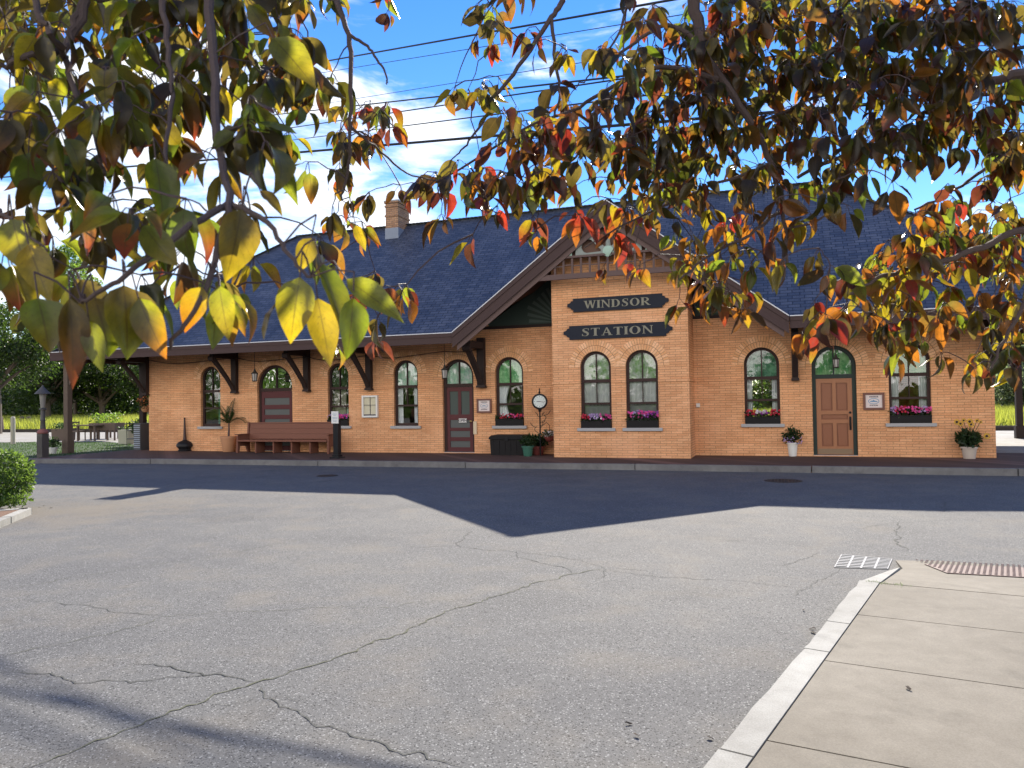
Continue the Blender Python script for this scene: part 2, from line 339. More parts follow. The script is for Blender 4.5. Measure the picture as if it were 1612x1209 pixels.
def tag(o, label=None, cat=None, group=None, kind=None):
    for k, v in (('label', label), ('category', cat), ('group', group), ('kind', kind)):
        if v: o[k] = v
    return o
def thing(name, loc, label, cat, group=None):
    o = bpy.data.objects.new(name, None); o.empty_display_size = .1; o.location = loc; col.objects.link(o); return tag(o, label, cat, group)
def plate_mesh(outline, holes, y0, y1, fn=None):
    """flat shape with holes in (a,b), thickness y0..y1; fn maps (a,y,b) to 3D. Returns an MB."""
    cu = bpy.data.curves.new('shape', 'CURVE'); cu.dimensions = '2D'; cu.fill_mode = 'BOTH'; cu.extrude = abs(y1-y0)/2
    for P in [outline]+list(holes):
        sp = cu.splines.new('POLY'); sp.points.add(len(P)-1); sp.use_cyclic_u = True
        for i, (a, b) in enumerate(P): sp.points[i].co = (a, b, 0, 1)
    ob = bpy.data.objects.new('shape', cu); col.objects.link(ob)
    dg = bpy.context.evaluated_depsgraph_get(); me = bpy.data.meshes.new_from_object(ob.evaluated_get(dg))
    mb = MB(); ym = (y0+y1)/2; fn = fn or (lambda a, y, b: (a, y, b))
    mb.v = [tuple(fn(v.co.x, ym - v.co.z, v.co.y)) for v in me.vertices]; mb.f = [tuple(p.vertices) for p in me.polygons]; mb.mi = [0]*len(mb.f)
    bpy.data.objects.remove(ob); bpy.data.curves.remove(cu); bpy.data.meshes.remove(me); return mb
def rect(a0, a1, b0, b1): return [(a0, b0), (a1, b0), (a1, b1), (a0, b1)]
def archpts(x0, x1, z0, zt, n=22):
    r = (x1-x0)/2; c = (x0+x1)/2; zs = zt-r
    return [(x0, z0), (x1, z0)] + [(c+r*math.cos(a), zs+r*math.sin(a)) for a in np.linspace(0, PI, n)]
def text_mesh(txt, size, fn, bold=0.0):
    cu = bpy.data.curves.new('txt', 'FONT'); cu.body = txt; cu.size = size; cu.align_x = 'CENTER'; cu.align_y = 'CENTER'; cu.offset = bold
    ob = bpy.data.objects.new('txt', cu); col.objects.link(ob); dg = bpy.context.evaluated_depsgraph_get(); me = bpy.data.meshes.new_from_object(ob.evaluated_get(dg))
    mb = MB(); mb.v = [tuple(fn(v.co.x, v.co.y)) for v in me.vertices]; mb.f = [tuple(p.vertices) for p in me.polygons]; mb.mi = [0]*len(mb.f)
    bpy.data.objects.remove(ob); bpy.data.curves.remove(cu); bpy.data.meshes.remove(me); return mb
def poly_sheet(name, pts, z, mat, zb=None):
    mb = MB(); n = len(pts); zz = [p[2] if len(p) > 2 else z for p in pts]
    vs = [(p[0], p[1], q) for p, q in zip(pts, zz)]
    if zb is None: mb.add(vs, [tuple(range(n))])
    else: mb.add(vs + [(p[0], p[1], zb) for p in pts], [tuple(range(n)), tuple(range(2*n-1, n-1, -1))] + [(i, i+n, (i+1) % n+n, (i+1) % n) for i in range(n)])
    o = mb.build(name, mat); return tag(o, kind='structure')
def np_mesh(name, V, F, mat, uv=None, colr=None, smooth=False):
    me = bpy.data.meshes.new(name); nv, nf, k = len(V), len(F), F.shape[1]
    me.vertices.add(nv); me.vertices.foreach_set('co', np.asarray(V, np.float32).ravel())
    me.loops.add(nf*k); me.loops.foreach_set('vertex_index', F.astype(np.int32).ravel())
    me.polygons.add(nf); me.polygons.foreach_set('loop_start', np.arange(nf, dtype=np.int32)*k)
    try: me.polygons.foreach_set('loop_total', np.full(nf, k, np.int32))
    except Exception: pass
    if uv is not None:
        l = me.uv_layers.new(name='UVMap'); l.data.foreach_set('uv', np.asarray(uv, np.float32)[F.ravel()].ravel())
    if colr is not None:
        a = me.color_attributes.new('tint', 'FLOAT_COLOR', 'POINT'); a.data.foreach_set('color', np.c_[colr, np.ones(nv)].astype(np.float32).ravel())
    if smooth: me.polygons.foreach_set('use_smooth', np.ones(nf, bool))
    me.materials.append(mat); me.update(); me.validate(); o = bpy.data.objects.new(name, me); col.objects.link(o); return o
def leaf_quads(P, size, aspect=.55, droop=.0, up=None):
    """folded two-quad leaves at points P (n,3), random facing"""
    n = len(P); d = rng.normal(size=(n, 3)); d[:, 2] -= droop
    d /= np.linalg.norm(d, axis=1)[:, None]; q = rng.normal(size=(n, 3)); s = np.cross(d, q); s /= np.linalg.norm(s, axis=1)[:, None]; nn = np.cross(s, d)
    L_ = (np.asarray(size)*np.ones(n)*rng.uniform(.7, 1.3, n))[:, None]; W_ = L_*aspect
    a = P; b = P+d*L_; m = P+d*L_*.5
    l = m+s*W_*.5+nn*W_*.18; r = m-s*W_*.5+nn*W_*.18
    V = np.stack([a, l, b, r], 1).reshape(-1, 3); i = np.arange(n)*4
    F = np.concatenate([np.stack([i, i+1, i+2], 1), np.stack([i, i+2, i+3], 1)], 0)
    return V, F
def blob(n, c, r, shell=.55):
    d = rng.normal(size=(n, 3)); d /= np.linalg.norm(d, axis=1)[:, None]
    return np.asarray(c) + d*np.asarray(r)*(shell+(1-shell)*rng.random((n, 1))**.6)

# ================================================================== SETTING
poly_sheet('ground', [(-900, -400), (900, -400), (900, 900), (-900, 900)], -.40, MEAD)
KF = [(-70, -13.5), (-32, -5.75), (-24.5, -4.2), (-18.6, -3.5), (-12.6, -3.35), (-3.5, -3.15), (4.7, -3.12), (45, -3.12)]      # front edge of the station kerb
KB = [(x, y+.16) for x, y in KF]
poly_sheet('road', [(-70, -70), (45, -70)] + [(x, y+.05) for x, y in KF[::-1]], -.15, ASPH)
mb = MB()
for (a, b), (c, d) in zip(zip(KF, KF[1:]), zip(KB, KB[1:])):
    a, b, c, d = map(Vector, (a, b, c, d)); n = max(1, round((b-a).length/4.5))
    for i in range(n):
        g = .012/(b-a).length; t0, t1 = i/n+g, (i+1)/n-g; j = random.uniform(-.006, .006)
        P = [a.lerp(b, t0), a.lerp(b, t1), c.lerp(d, t1), c.lerp(d, t0)]
        mb.add([(p.x, p.y, -.3) for p in P] + [(p.x, p.y, .004+j) for p in P], [(3, 2, 1, 0), (4, 5, 6, 7)] + [(k, (k+1) % 4, (k+1) % 4+4, k+4) for k in range(4)])
tag(mb.build('kerb', KERBG), kind='structure')
pav = [(-23.3, -3.78)] + [(x, y-.002) for x, y in KB[3:]] + [(45, 1.9), (-23.3, 1.9)]
poly_sheet('pavement', pav, -.004, PAVER, -.3)
poly_sheet('station_platform', [(-60, 9), (-46, 3.3), (-30.2, 5.4), (-23.3, 1.9), (45, 1.9), (45, 15.5), (-60, 15.5)], -.006, PATHC, -.3)
lawn = [(-23.32, -3.75), (-23.32, 1.85), (-30.2, 5.35), (-46, 3.25), (-69, 6), (-69, -13.2), (-32, -5.55), (-24.5, -4.02)]
poly_sheet('lawn', lawn, -.02, TURF, -.3)
poly_sheet('trackbed', [(-120, 15.7), (120, 15.7), (120, 19.6), (-120, 19.6)], -.12, GRAVEL, -.4)
mb = MB()
for y in (16.9, 18.4):
    for z0, z1, hw in ((-.05, -.03, .07), (-.03, .08, .012), (.08, .11, .035)): mb.box(-120, 120, y-hw, y+hw, z0, z1)
tag(mb.build('rails', IRON), kind='structure')
poly_sheet('meadow', [(-300, 19.8), (300, 19.8), (300, 300), (-300, 300)], -.05, MEAD, -.45)
poly_sheet('meadow_strip', [(-300, 2.0), (-69.2, 6.2), (-60.2, 9.2), (-60.2, 15.6), (-120.2, 15.6), (-120.2, 19.7), (-300, 19.7)], -.05, MEAD, -.45)

# cracks in the asphalt
def crack(pts, wd, mat, seed, z=-.146, rough=.06):
    r = random.Random(seed); P = [gp(x, y, z) for x, y in pts]; Q = []
    for a, b in zip(P, P[1:]):
        n = max(2, int((b-a).length/.045)); d = (b-a); s = Vector((-d.y, d.x, 0)).normalized(); off = 0
        for i in range(n):
            off = off*.8 + r.gauss(0, 1)*rough*.3; Q.append(a.lerp(b, i/n) + s*off*math.sin(PI*i/n)**.3)
    Q.append(P[-1]); mb = MB(); vs = []
    for i, p in enumerate(Q):
        d = Q[min(i+1, len(Q)-1)]-Q[max(i-1, 0)]; s = Vector((-d.y, d.x, 0)).normalized(); h = wd*r.choice((.6, .8, 1.0, 1.4))*r.uniform(.8, 1.2)*min(1, .15+i/4, .15+(len(Q)-1-i)/4)/2
        vs += [p+s*h, p-s*h]
    mb.add(vs, [(2*i, 2*i+1, 2*i+3, 2*i+2) for i in range(len(Q)-1)]); o = mb.build('road_crack', mat); return tag(o, kind='structure')
CR = [([(40, 1209), (150, 1165), (260, 1125), (330, 1098), (405, 1073), (500, 1045), (612, 1005), (700, 962), (780, 938), (850, 915), (900, 903), (955, 896)], .017, CRACKM),
      ([(0, 1060), (80, 1059), (130, 1075), (205, 1074), (330, 1062), (345, 1060)], .012, CRACK), ([(195, 1046), (270, 1048), (340, 1060), (405, 1073)], .013, CRACK),
      ([(405, 1078), (415, 1098), (440, 1112), (520, 1142), (600, 1168), (660, 1182), (735, 1209)], .013, CRACK), ([(415, 1098), (450, 1096), (470, 1110)], .007, CRACK),
      ([(315, 1111), (400, 1097), (415, 1096)], .006, CRACK), ([(0, 1031), (120, 1008), (210, 987), (258, 970), (380, 962), (500, 956), (625, 956), (690, 948)], .007, CRACKM),
      ([(80, 947), (160, 957), (215, 965), (258, 970)], .009, CRACK), ([(690, 953), (790, 937), (805, 936)], .006, CRACK), ([(0, 945), (80, 947)], .005, CRACK),
      ([(0, 928), (200, 895), (350, 873), (480, 848)], .008, CRACKM), ([(745, 835), (717, 855), (725, 861), (812, 868), (815, 877), (850, 886), (895, 896), (900, 905)], .011, CRACK),
      ([(600, 860), (720, 861)], .008, CRACK), ([(812, 868), (880, 876), (940, 890), (955, 896), (950, 908), (932, 912)], .009, CRACK), ([(955, 896), (1040, 908), (1140, 913), (1245, 922)], .009, CRACK), ([(960, 893), (1035, 900)], .007, CRACK),
      ([(1415, 822), (1410, 838), (1417, 847), (1412, 855), (1428, 866)], .016, CRACK), ([(1490, 790), (1487, 806)], .02, CRACK), ([(1230, 892), (1290, 868)], .008, CRACK),
      ([(1340, 832), (1420, 822), (1500, 818)], .008, CRACK), ([(1240, 940), (1320, 900), (1340, 890)], .007, CRACK), ([(480, 848), (640, 838), (745, 835)], .005, CRACKM), ([(1440, 812), (1612, 822)], .006, CRACK)]
for i, (p, wd, m) in enumerate(CR): crack(p, wd*.72, m, i)

# sidewalk at the right: granite kerb, concrete slabs, ramp with tactile pad
ZS = -.03
ed = [gp(1175, 1209, ZS), gp(1290, 1085, ZS), gp(1385, 918, ZS)]; dr = (ed[2]-ed[0]).normalized(); nr = Vector((-dr.y, dr.x, 0))    # nr points to the road
def along(t, off, z): p = ed[0] + dr*t; return Vector((p.x, p.y, 0)) + nr*off + Vector((0, 0, z))
LEN = (ed[2]-ed[0]).length
def slab(poly, z0, mb, zb=-.3):
    n = len(poly); mb.add([(p[0], p[1], p[2] if len(p) > 2 else z0) for p in poly] + [(p[0], p[1], zb) for p in poly], [tuple(range(n)), tuple(range(2*n-1, n-1, -1))] + [(i, i+n, (i+1) % n+n, (i+1) % n) for i in range(n)])
mb = MB(); cuts = [-9, -6.6, -4.5, -2.2] + [(gp(x, y, ZS)-ed[0]).dot(dr) for x, y in ((1175, 1190), (1303, 1027), (1338, 983))] + [LEN+.02]
for a, b in zip(cuts, cuts[1:]):
    m_ = 6; ra = random.Random(int(a*100)); P = [along(a+.008+(b-a-.016)*k/m_, .16+ra.uniform(-.012, .012), ZS+.004) for k in range(m_+1)] + [along(b-.008, .004, ZS+.004), along(a+.008, .004, ZS+.004)]
    slab(P, 0, mb)
P = [along(LEN+.03, .15, ZS), gp(1400, 898, -.07), gp(1417, 893, -.08), along(LEN+.05, .0, ZS)]; slab(P, 0, mb)
tag(mb.build('sidewalk_kerb', GRAN), kind='structure')
E_ = Vector((math.cos(-.16), math.sin(-.16), 0))            # slab joints run this way
mb = MB(); jt = [(gp(x, y, ZS)-ed[0]).dot(dr) for x, y in ((1205, 1165), (1300, 1040), (1362, 969))]
tj = [-9.2, -7.6, -6, -4.4, -2.8, -1.2] + jt + [LEN]
for a, b in zip(tj, tj[1:]):
    for k in range(3):
        A, B = along(a+.006, -.004, ZS), along(b-.006, -.004, ZS); o0, o1 = E_*(k*1.7), E_*(k*1.7+1.69)
        slab([A+o0, A+o1, B+o1, B+o0], 0, mb)
far = gp(1410, 882, -.135); fr = gp(1612, 878, -.125); fr.z = far.z; ex = (fr-far).normalized()
A = along(LEN+.012, -.012, ZS); nrm = E_.cross(far-A).normalized()
def onplane(p, up=0.): return Vector((p.x, p.y, A.z-((p.x-A.x)*nrm.x+(p.y-A.y)*nrm.y)/nrm.z)) + nrm*up
slab([A, A+E_*5.1, onplane(far+ex*5.3), far, onplane(gp(1421, 892, -.08))], 0, mb, -.35)
tag(mb.build('sidewalk', CONC), kind='structure')
mb = MB()
for a in jt + [LEN]:
    A = along(a-.02, -.01, ZS-.012); B = along(a+.02, -.01, ZS-.012); mb.add([A, A+E_*5, B+E_*5, B], [(0, 1, 2, 3)])
tag(mb.build('sidewalk_joints', CRACK), kind='structure')
# tactile pad: lies on the ramp, built on the ramp's plane
A = along(LEN+.012, -.012, ZS)
def onramp(x, y, up=.004):
    d = ray(x, y); t = (A-CAM).dot(nrm)/d.dot(nrm); return CAM + d*t + nrm*up
q = [onramp(1455, 889), onramp(1490, 903), onramp(1612, 903)+E_*1.4, onramp(1612, 885)+E_*1.4]
tp = thing('tactile_pad', q[0], 'worn red tactile paving pad set in the concrete kerb ramp at right', 'tactile paving')
mb = MB(); mb.add(q + [p+nrm*.006 for p in q], [(3, 2, 1, 0), (4, 5, 6, 7), (0, 1, 5, 4), (1, 2, 6, 5), (2, 3, 7, 6), (3, 0, 4, 7)]); build(mb, 'pad', TACT, tp)
mb = MB(); ax = (q[2]-q[1]).normalized(); ay = nrm.cross(ax); ww = (q[2]-q[1]).length; hh = (q[3]-q[2]).dot(ay)
for i in range(-9, int(ww/.050)):
    for j in range(int(hh/.085)):
        c = q[1] + ax*(.03+i*.050+(.025 if j % 2 else 0)) + ay*(.04+j*.085) + nrm*.006
        if (c-q[0]).cross(q[1]-q[0]).dot(nrm) > -.02*(q[1]-q[0]).length: continue
        v = [c + ax*(.015*math.cos(k*PI/3)) + ay*(.015*math.sin(k*PI/3)) for k in range(6)] + [c + nrm*.007 + ax*(.011*math.cos(k*PI/3)) + ay*(.011*math.sin(k*PI/3)) for k in range(6)]
        mb.add(v, [(6, 7, 8, 9, 10, 11)] + [(k, (k+1) % 6, (k+1) % 6+6, k+6) for k in range(6)])
build(mb, 'domes', TACT, tp)['kind'] = 'stuff'
# storm drain grate
g4 = [gp(1313, 893, -.145), gp(1398, 896, -.145), gp(1405, 880, -.145), gp(1324, 873, -.145)]
dt = thing('drain_grate', g4[0], 'pale steel storm drain grate in the asphalt beside the sidewalk corner', 'drain grate')
def gq(u, v): return g4[0].lerp(g4[1], u).lerp(g4[3].lerp(g4[2], u), v)
mb = MB(); Z = Vector((0, 0, .003))
def gbar(a, b, c, d): vs = [gq(a, c), gq(b, c), gq(b, d), gq(a, d)]; mb.add(vs + [p+Z for p in vs], [(4, 5, 6, 7), (0, 1, 5, 4), (1, 2, 6, 5), (2, 3, 7, 6), (3, 0, 4, 7)])
for k in range(5): gbar(max(0, k/4-.02), min(1, k/4+.02), 0, 1)
for i in range(4):
    for j in range(9): gbar(i/4+.022, (i+1)/4-.022, j/8-.030 if j else 0, j/8+.022 if j < 8 else 1)
build(mb, 'grating', GALV, dt)
mb = MB(); mb.add([p + Vector((0, 0, -.003)) for p in (gq(.0, .0), gq(1, 0), gq(1, 1), gq(0, 1))], [(0, 1, 2, 3)]); build(mb, 'pit', CRACK, dt)
for x, y, lb in ((1233, 757, 'round iron manhole cover in the shaded asphalt in front of the wooden door'), (515, 749, 'small round iron cover in the shaded asphalt in front of the bench')):
    c = gp(x, y, -.15); r = .34 if x > 800 else .24
    mh = thing('manhole_cover', c, lb, 'manhole cover', 'iron covers in the road')
    build(MB().lathe([(r*1.12, .001), (r*1.12, .006), (r*1.02, .006), (r*1.02, .003)], c, 40), 'rim', IRON, mh)
    mb = MB().lathe([(r, .001), (r, .007)], c, 40)
    for i in range(-4, 5):
        for j in range(-4, 5):
            if math.hypot(i, j) < 4.3: mb.box(c.x+i*r/5-.018, c.x+i*r/5+.018, c.y+j*r/5-.018, c.y+j*r/5+.018, c.z+.007, c.z+.011)
    build(mb, 'lid', IRON, mh)

# ================================================================== STATION BUILDING
EY, EZ = -1.70, 3.65            # eave edge
RX0, RX1, RY, RZ = -18.5, 1.1, 4.1, 8.46   # ridge
EX0, EX1, EYB = -25.0, 8.3, 9.9
WX0, WX1, WYB = -22.17, 5.02, 8.2
GX0, GX1, GXC, GZ = -9.02, .20, -4.41, 7.05   # front gable
SL = (RZ-EZ)/(RY-EY); GS = (GZ-EZ)/(GXC-GX0)
TX0, TX1, TY = -6.17, -2.35, -1.2
st = thing('station_building', (-8.5, 0, 0), 'long buff brick railway station with dark shingled hipped roof, arched openings and projecting front gable', 'station')
def roofz(y): return EZ + SL*(y-EY)
SP = 2.15
#   x0, x1, sill, top, wall y
WIN = dict(w1=(-19.77, -18.90, .88, 3.03), w3=(-14.44, -13.63, .88, 2.98), w4=(-11.94, -11.06, .87, 3.0), w6=(-8.39, -7.47, .86, 2.98), w9=(-.99, -.06, .88, 2.99), w11=(2.63, 3.61, .88, 2.98))
DOOR = dict(d2=(-17.31, -15.86, 0, 3.0), d5=(-10.19, -9.12, 0, 2.97), d10=(.76, 1.86, 0, 2.97))
TWIN = dict(w7=(-5.36, -4.48, .83, 2.98), w8=(-4.07, -3.18, .83, 2.97))
holes = [archpts(a, b, max(z0, .02), z1) for a, b, z0, z1 in list(WIN.values())+list(DOOR.values())]
topz = roofz(0) - .2
front = [(WX0, -.05), (WX1, -.05), (WX1, topz), (-.30, topz), (-.30, 3.86), (-8.6, 3.86), (-8.6, topz), (WX0, topz)]
mb = plate_mesh(front, holes, 0, .32)
for x in (WX0, WX1-.32): mb.box(x, x+.32, .322, WYB-.32, -.05, topz)
rear = plate_mesh([(WX0, -.05), (WX1, -.05), (WX1, topz), (WX0, topz)], [rect(-1.9, .45, .75, 2.7), rect(2.4, 3.6, .9, 2.6), rect(-8.2, -7.0, .9, 2.4)], WYB-.318, WYB)
mb.add(rear.v, rear.f)
build(mb, 'wall', BRICK, st)
# tower front bay
ghz = lambda x: GZ - .30 - GS*abs(x-GXC)
tf = [(TX0, -.05), (TX1, -.05), (TX1, ghz(TX1)), (GXC, ghz(GXC)), (TX0, ghz(TX0))]
mb = plate_mesh(tf, [archpts(a, b, z0, z1) for a, b, z0, z1 in TWIN.values()], TY, TY+.30)
for x in (TX0, TX1-.3): mb.box(x, x+.3, TY+.302, -.002, -.05, ghz(TX1)-.02)
build(mb, 'front_bay_wall', BRICK, st)
# string course
def course(x0, x1, ops, y, z0, z1, pr=.022):
    mb = MB(); xs = [x0] + sum([[a-.0, b+.0] for a, b in sorted(ops)], []) + [x1]
    for a, b in zip(xs[::2], xs[1::2]): mb.box(a, b, y-pr, y-.001, z0, z1)
    return mb
allops = [(a, b) for a, b, *_ in list(WIN.values())+list(DOOR.values())]
mb = course(WX0-.02, TX0, [o for o in allops if o[1] < TX0], 0, 2.08, 2.15); m2 = course(TX1, WX1+.02, [o for o in allops if o[0] > TX1], 0, 2.08, 2.15); mb.add(m2.v, m2.f)
m3 = course(TX0-.02, TX1+.02, [(a, b) for a, b, *_ in TWIN.values()], TY, 2.08, 2.15); mb.add(m3.v, m3.f); mb.box(TX1, TX1+.022, TY, -.025, 2.08, 2.15)
for i in range(0, len(mb.v), 8):
    s_ = MB(); s_.add(mb.v[i:i+8], mb.f[:6]); build(s_, 'string_course', BRICK, st)
# brick arches: three rowlock rings of wedge bricks each
def arch(x0, x1, zt, y, nring=2):
    c, r0 = (x0+x1)/2, (x1-x0)/2; zs = zt-r0; mb = MB(); bk = MB()
    for k in range(nring):
        ra, rb = r0+.001+k*.165, r0+.155+k*.165; n = round(PI*(ra+rb)/2/.074)
        for i in range(n):
            a0, a1 = PI*i/n+.004/ra, PI*(i+1)/n-.004/ra; pr = .012+random.uniform(-.002, .002)
            if x0 > -6 and x1 < -3 and False: pass
            P = [(c+q*math.cos(t), zs+q*math.sin(t)) for q, t in ((ra, a0), (rb, a0), (rb, a1), (ra, a1))]
            mb.prism(P, y-pr, y-.0015)
    for i in range(24):
        a0, a1 = PI*i/24, PI*(i+1)/24; rr = r0+.16*nring
        P = [(c+q*math.cos(t), zs+q*math.sin(t)) for q, t in ((r0, a0), (rr, a0), (rr, a1), (r0, a1))]; mb.add([(a, y-.005, b) for a, b in P], [(0, 1, 2, 3)], 1)
    return mb
for a, b, z0, z1 in list(WIN.values())+list(DOOR.values()): build(arch(a, b, z1, 0), 'brick_arch', [ARCH, MORT], st)
for a, b, z0, z1 in TWIN.values():
    mb = arch(a, b, z1, TY, 2); build(mb, 'brick_arch', [ARCH, MORT], st)

def wavy(x0, x1, z0, z1, y, amp=.025, n=60, freq=9, seed=0, taper=0.):
    r = random.Random(seed); ph = r.uniform(0, 6); mb = MB(); vs = []
    for j in range(7):
        t = j/6
        for i in range(n+1):
            u = i/n; x = x0+(x1-x0)*u
            if taper: x = x0 + (x-x0)*(1-taper*math.sin(PI*min(1, t*1.15)))
            vs.append((x, y + amp*math.sin(ph+u*freq*2*PI + math.sin(u*11+ph)*.8)*(1-.3*t), z1+(z0-z1)*t))
    mb.add(vs, [(j*(n+1)+i, j*(n+1)+i+1, (j+1)*(n+1)+i+1, (j+1)*(n+1)+i) for j in range(6) for i in range(n)]); return mb
def window(key, spec, y, upper, lower, fm=FRAMEB):
    x0, x1, z0, z1 = spec; f = .075; r = (x1-x0)/2; c = (x0+x1)/2; zs = z1-r; zt0, zt1 = 2.10, 2.19; m = .014
    ya, yb = y+.10, y+.17
    up = [archpts(x0+f, x1-f, zt1, z1-f, 24)]; P = up[0]
    Lh = [(x0+f, zt1), (c-m, zt1)] + [p for p in P[2:] if p[0] < c-m][0:0]
    rr = r-f; arcR = [(c+rr*math.cos(t), zs+rr*math.sin(t)) for t in np.linspace(0, math.acos(m/rr), 12)]; arcL = [(2*c-a, b) for a, b in arcR][::-1]
    H = [[(c+m, zt1), (x1-f, zt1)] + arcR, [(c-m, zt1)] + arcL + [(x0+f, zt1)]]
    zm = (z0+.09+zt0)/2
    H += [rect(x0+f, c-m*.7, zm+.03, zt0), rect(c+m*.7, x1-f, zm+.03, zt0), rect(x0+f, x1-f, z0+.09, zm-.03)]
    w_ = build(plate_mesh(archpts(x0+.002, x1-.002, z0+.002, z1-.002, 24), H, ya, yb), 'window', fm, st)
    mb = MB(); A = archpts(x0+.03, x1-.03, z0+.03, z1-.03, 24); mb.add([(a, (ya+yb)/2, b) for a, b in A], [tuple(range(len(A)))]); build(mb, 'pane', GLASS, w_)
    mb = MB(); mb.box(x0-.10, x1+.10, y-.075, ya, z0-.085, z0+.001); build(mb, 'sill', STONE, w_)
    if upper: build(wavy(x0+.01, x1-.01, zt1-.03, z1+.02, y+.205, .018, 60, 7, 3+len(key)*5+int(x0*7) % 11), 'curtain', upper, w_, True)
    for lw in lower:
        build(wavy(*lw[:5], *lw[5]), 'curtain', lw[6], w_, True)
    return w_
I = .215
def sides(sp, y, fr=.26, mat=CU_WHITE, z0=None): 
    x0, x1, a, b = sp; d = (x1-x0)*fr; return [(x0+.02, x0+.06+d, z0 or a, 2.12, y+I, (.022, 30, 4, 1), mat), (x1-.06-d, x1-.02, z0 or a, 2.12, y+I, (.022, 30, 4, 2), mat)]
W = WIN
window('w1', W['w1'], 0, CU_DARK, [(W['w1'][0]+.38, W['w1'][1]-.02, .9, 2.1, .45, (.02, 30, 3, 1), CU_TEAL)], FRAMEB)
window('w3', W['w3'], 0, CU_DARK, [(W['w3'][0]+.05, W['w3'][0]+.5, .9, 2.1, .34, (.004, 30, 3, 1), CU_CREAM), (W['w3'][0]+.5, W['w3'][1]-.03, 1.0, 1.45, .36, (.01, 30, 3, 1), CU_MINT)])
window('w4', W['w4'], 0, CU_MINT, sides(W['w4'], 0, .2))
window('w6', W['w6'], 0, CU_GREEN, [(W['w6'][0]+.03, W['w6'][0]+.42, .9, 2.12, I, (.03, 40, 4, 3, .35), CU_WHITE), (W['w6'][1]-.12, W['w6'][1]-.02, .9, 2.12, I, (.02, 20, 2, 3), CU_WHITE)])
window('w7', TWIN['w7'], TY, CU_PALE, [(TWIN['w7'][0], TWIN['w7'][1], 1.46, 2.12, TY+.205, (.018, 60, 8, 4), CU_WHITE), (TWIN['w7'][0], TWIN['w7'][1], .85, 1.47, TY+.21, (.002, 10, 1, 4), GREYSH)])
window('w8', TWIN['w8'], TY, CU_PALE, [(TWIN['w8'][0], TWIN['w8'][1], 1.46, 2.12, TY+.205, (.018, 60, 8, 5), CU_WHITE), (TWIN['w8'][0], TWIN['w8'][1], .85, 1.47, TY+.21, (.002, 10, 1, 4), GREYSH)])
window('w9', W['w9'], 0, CU_TEAL, sides(W['w9'], 0, .16))
window('w11', W['w11'], 0, CU_GREEN, sides(W['w11'], 0, .2))

# doors
def door(key, fm, fan, build_leaf, fw=.09):
    x0, x1, z0, z1 = DOOR[key]; r = (x1-x0)/2; c = (x0+x1)/2; zs = z1-r; ya, yb = .10, .19; zt0, zt1 = 2.09, 2.20; m = .016; rr = r-fw
    arcR = [(c+rr*math.cos(t), zs+rr*math.sin(t)) for t in np.linspace(max(0, math.asin(max(0, zt1-zs)/rr)), math.acos(m/rr), 14)]; arcL = [(2*c-a, b) for a, b in arcR][::-1]
    H = [[(c+m, zt1)] + ([(c+rr, zt1)] if zs > zt1 else []) + arcR, [(c-m, zt1)] + arcL + ([(c-rr, zt1)] if zs > zt1 else []), rect(x0+fw, x1-fw, .035, zt0)]
    d = build(plate_mesh(archpts(x0+.002, x1-.002, .012, z1-.002, 28), H, ya, yb), 'door', fm, st)
    A = archpts(x0+.04, x1-.04, zt0+.03, z1-.04, 24); mb = MB(); mb.add([(a, .145, b) for a, b in A], [tuple(range(len(A)))]); build(mb, 'fanlight_pane', GLASS, d)
    build(wavy(x0+.01, x1-.01, zt0, z1+.02, .225, .02, 70, 8, 5), 'curtain', fan, d, True)
    build(MB().box(x0, x1, .02, .22, -.003, .034), 'threshold', STONE, d)
    build_leaf(d, x0+fw+.004, x1-fw-.004, .045, zt0-.004); return d
def leaf_maroon(d, a, b, z0, z1):
    c = (a+b)/2; s = .10; ps = [rect(a+s, c-.05, 1.22, z1-.13), rect(c+.05, b-s, 1.22, z1-.13), rect(a+s, b-s, .80, 1.05), rect(a+s, b-s, .50, .70), rect(a+s, b-s, .18, .38)]
    lf = build(plate_mesh(rect(a, b, z0, z1), ps, .115, .16), 'door_leaf', MAROON, d)
    mb = MB(); mb.box(a+.03, b-.03, .14, .15, .1, 1.12); build(mb, 'panel', SLATE, lf)
    mb = MB(); mb.box(a+.03, b-.03, .14, .15, 1.16, z1-.05); build(mb, 'door_pane', PANELG, lf)
    mb = MB().lathe([(.02, 0), (.035, -.02), (.035, -.05), (.015, -.065)], (b-.05, .115, 1.0), 14, axis='y'); build(mb, 'knob', BRASS, lf, True)
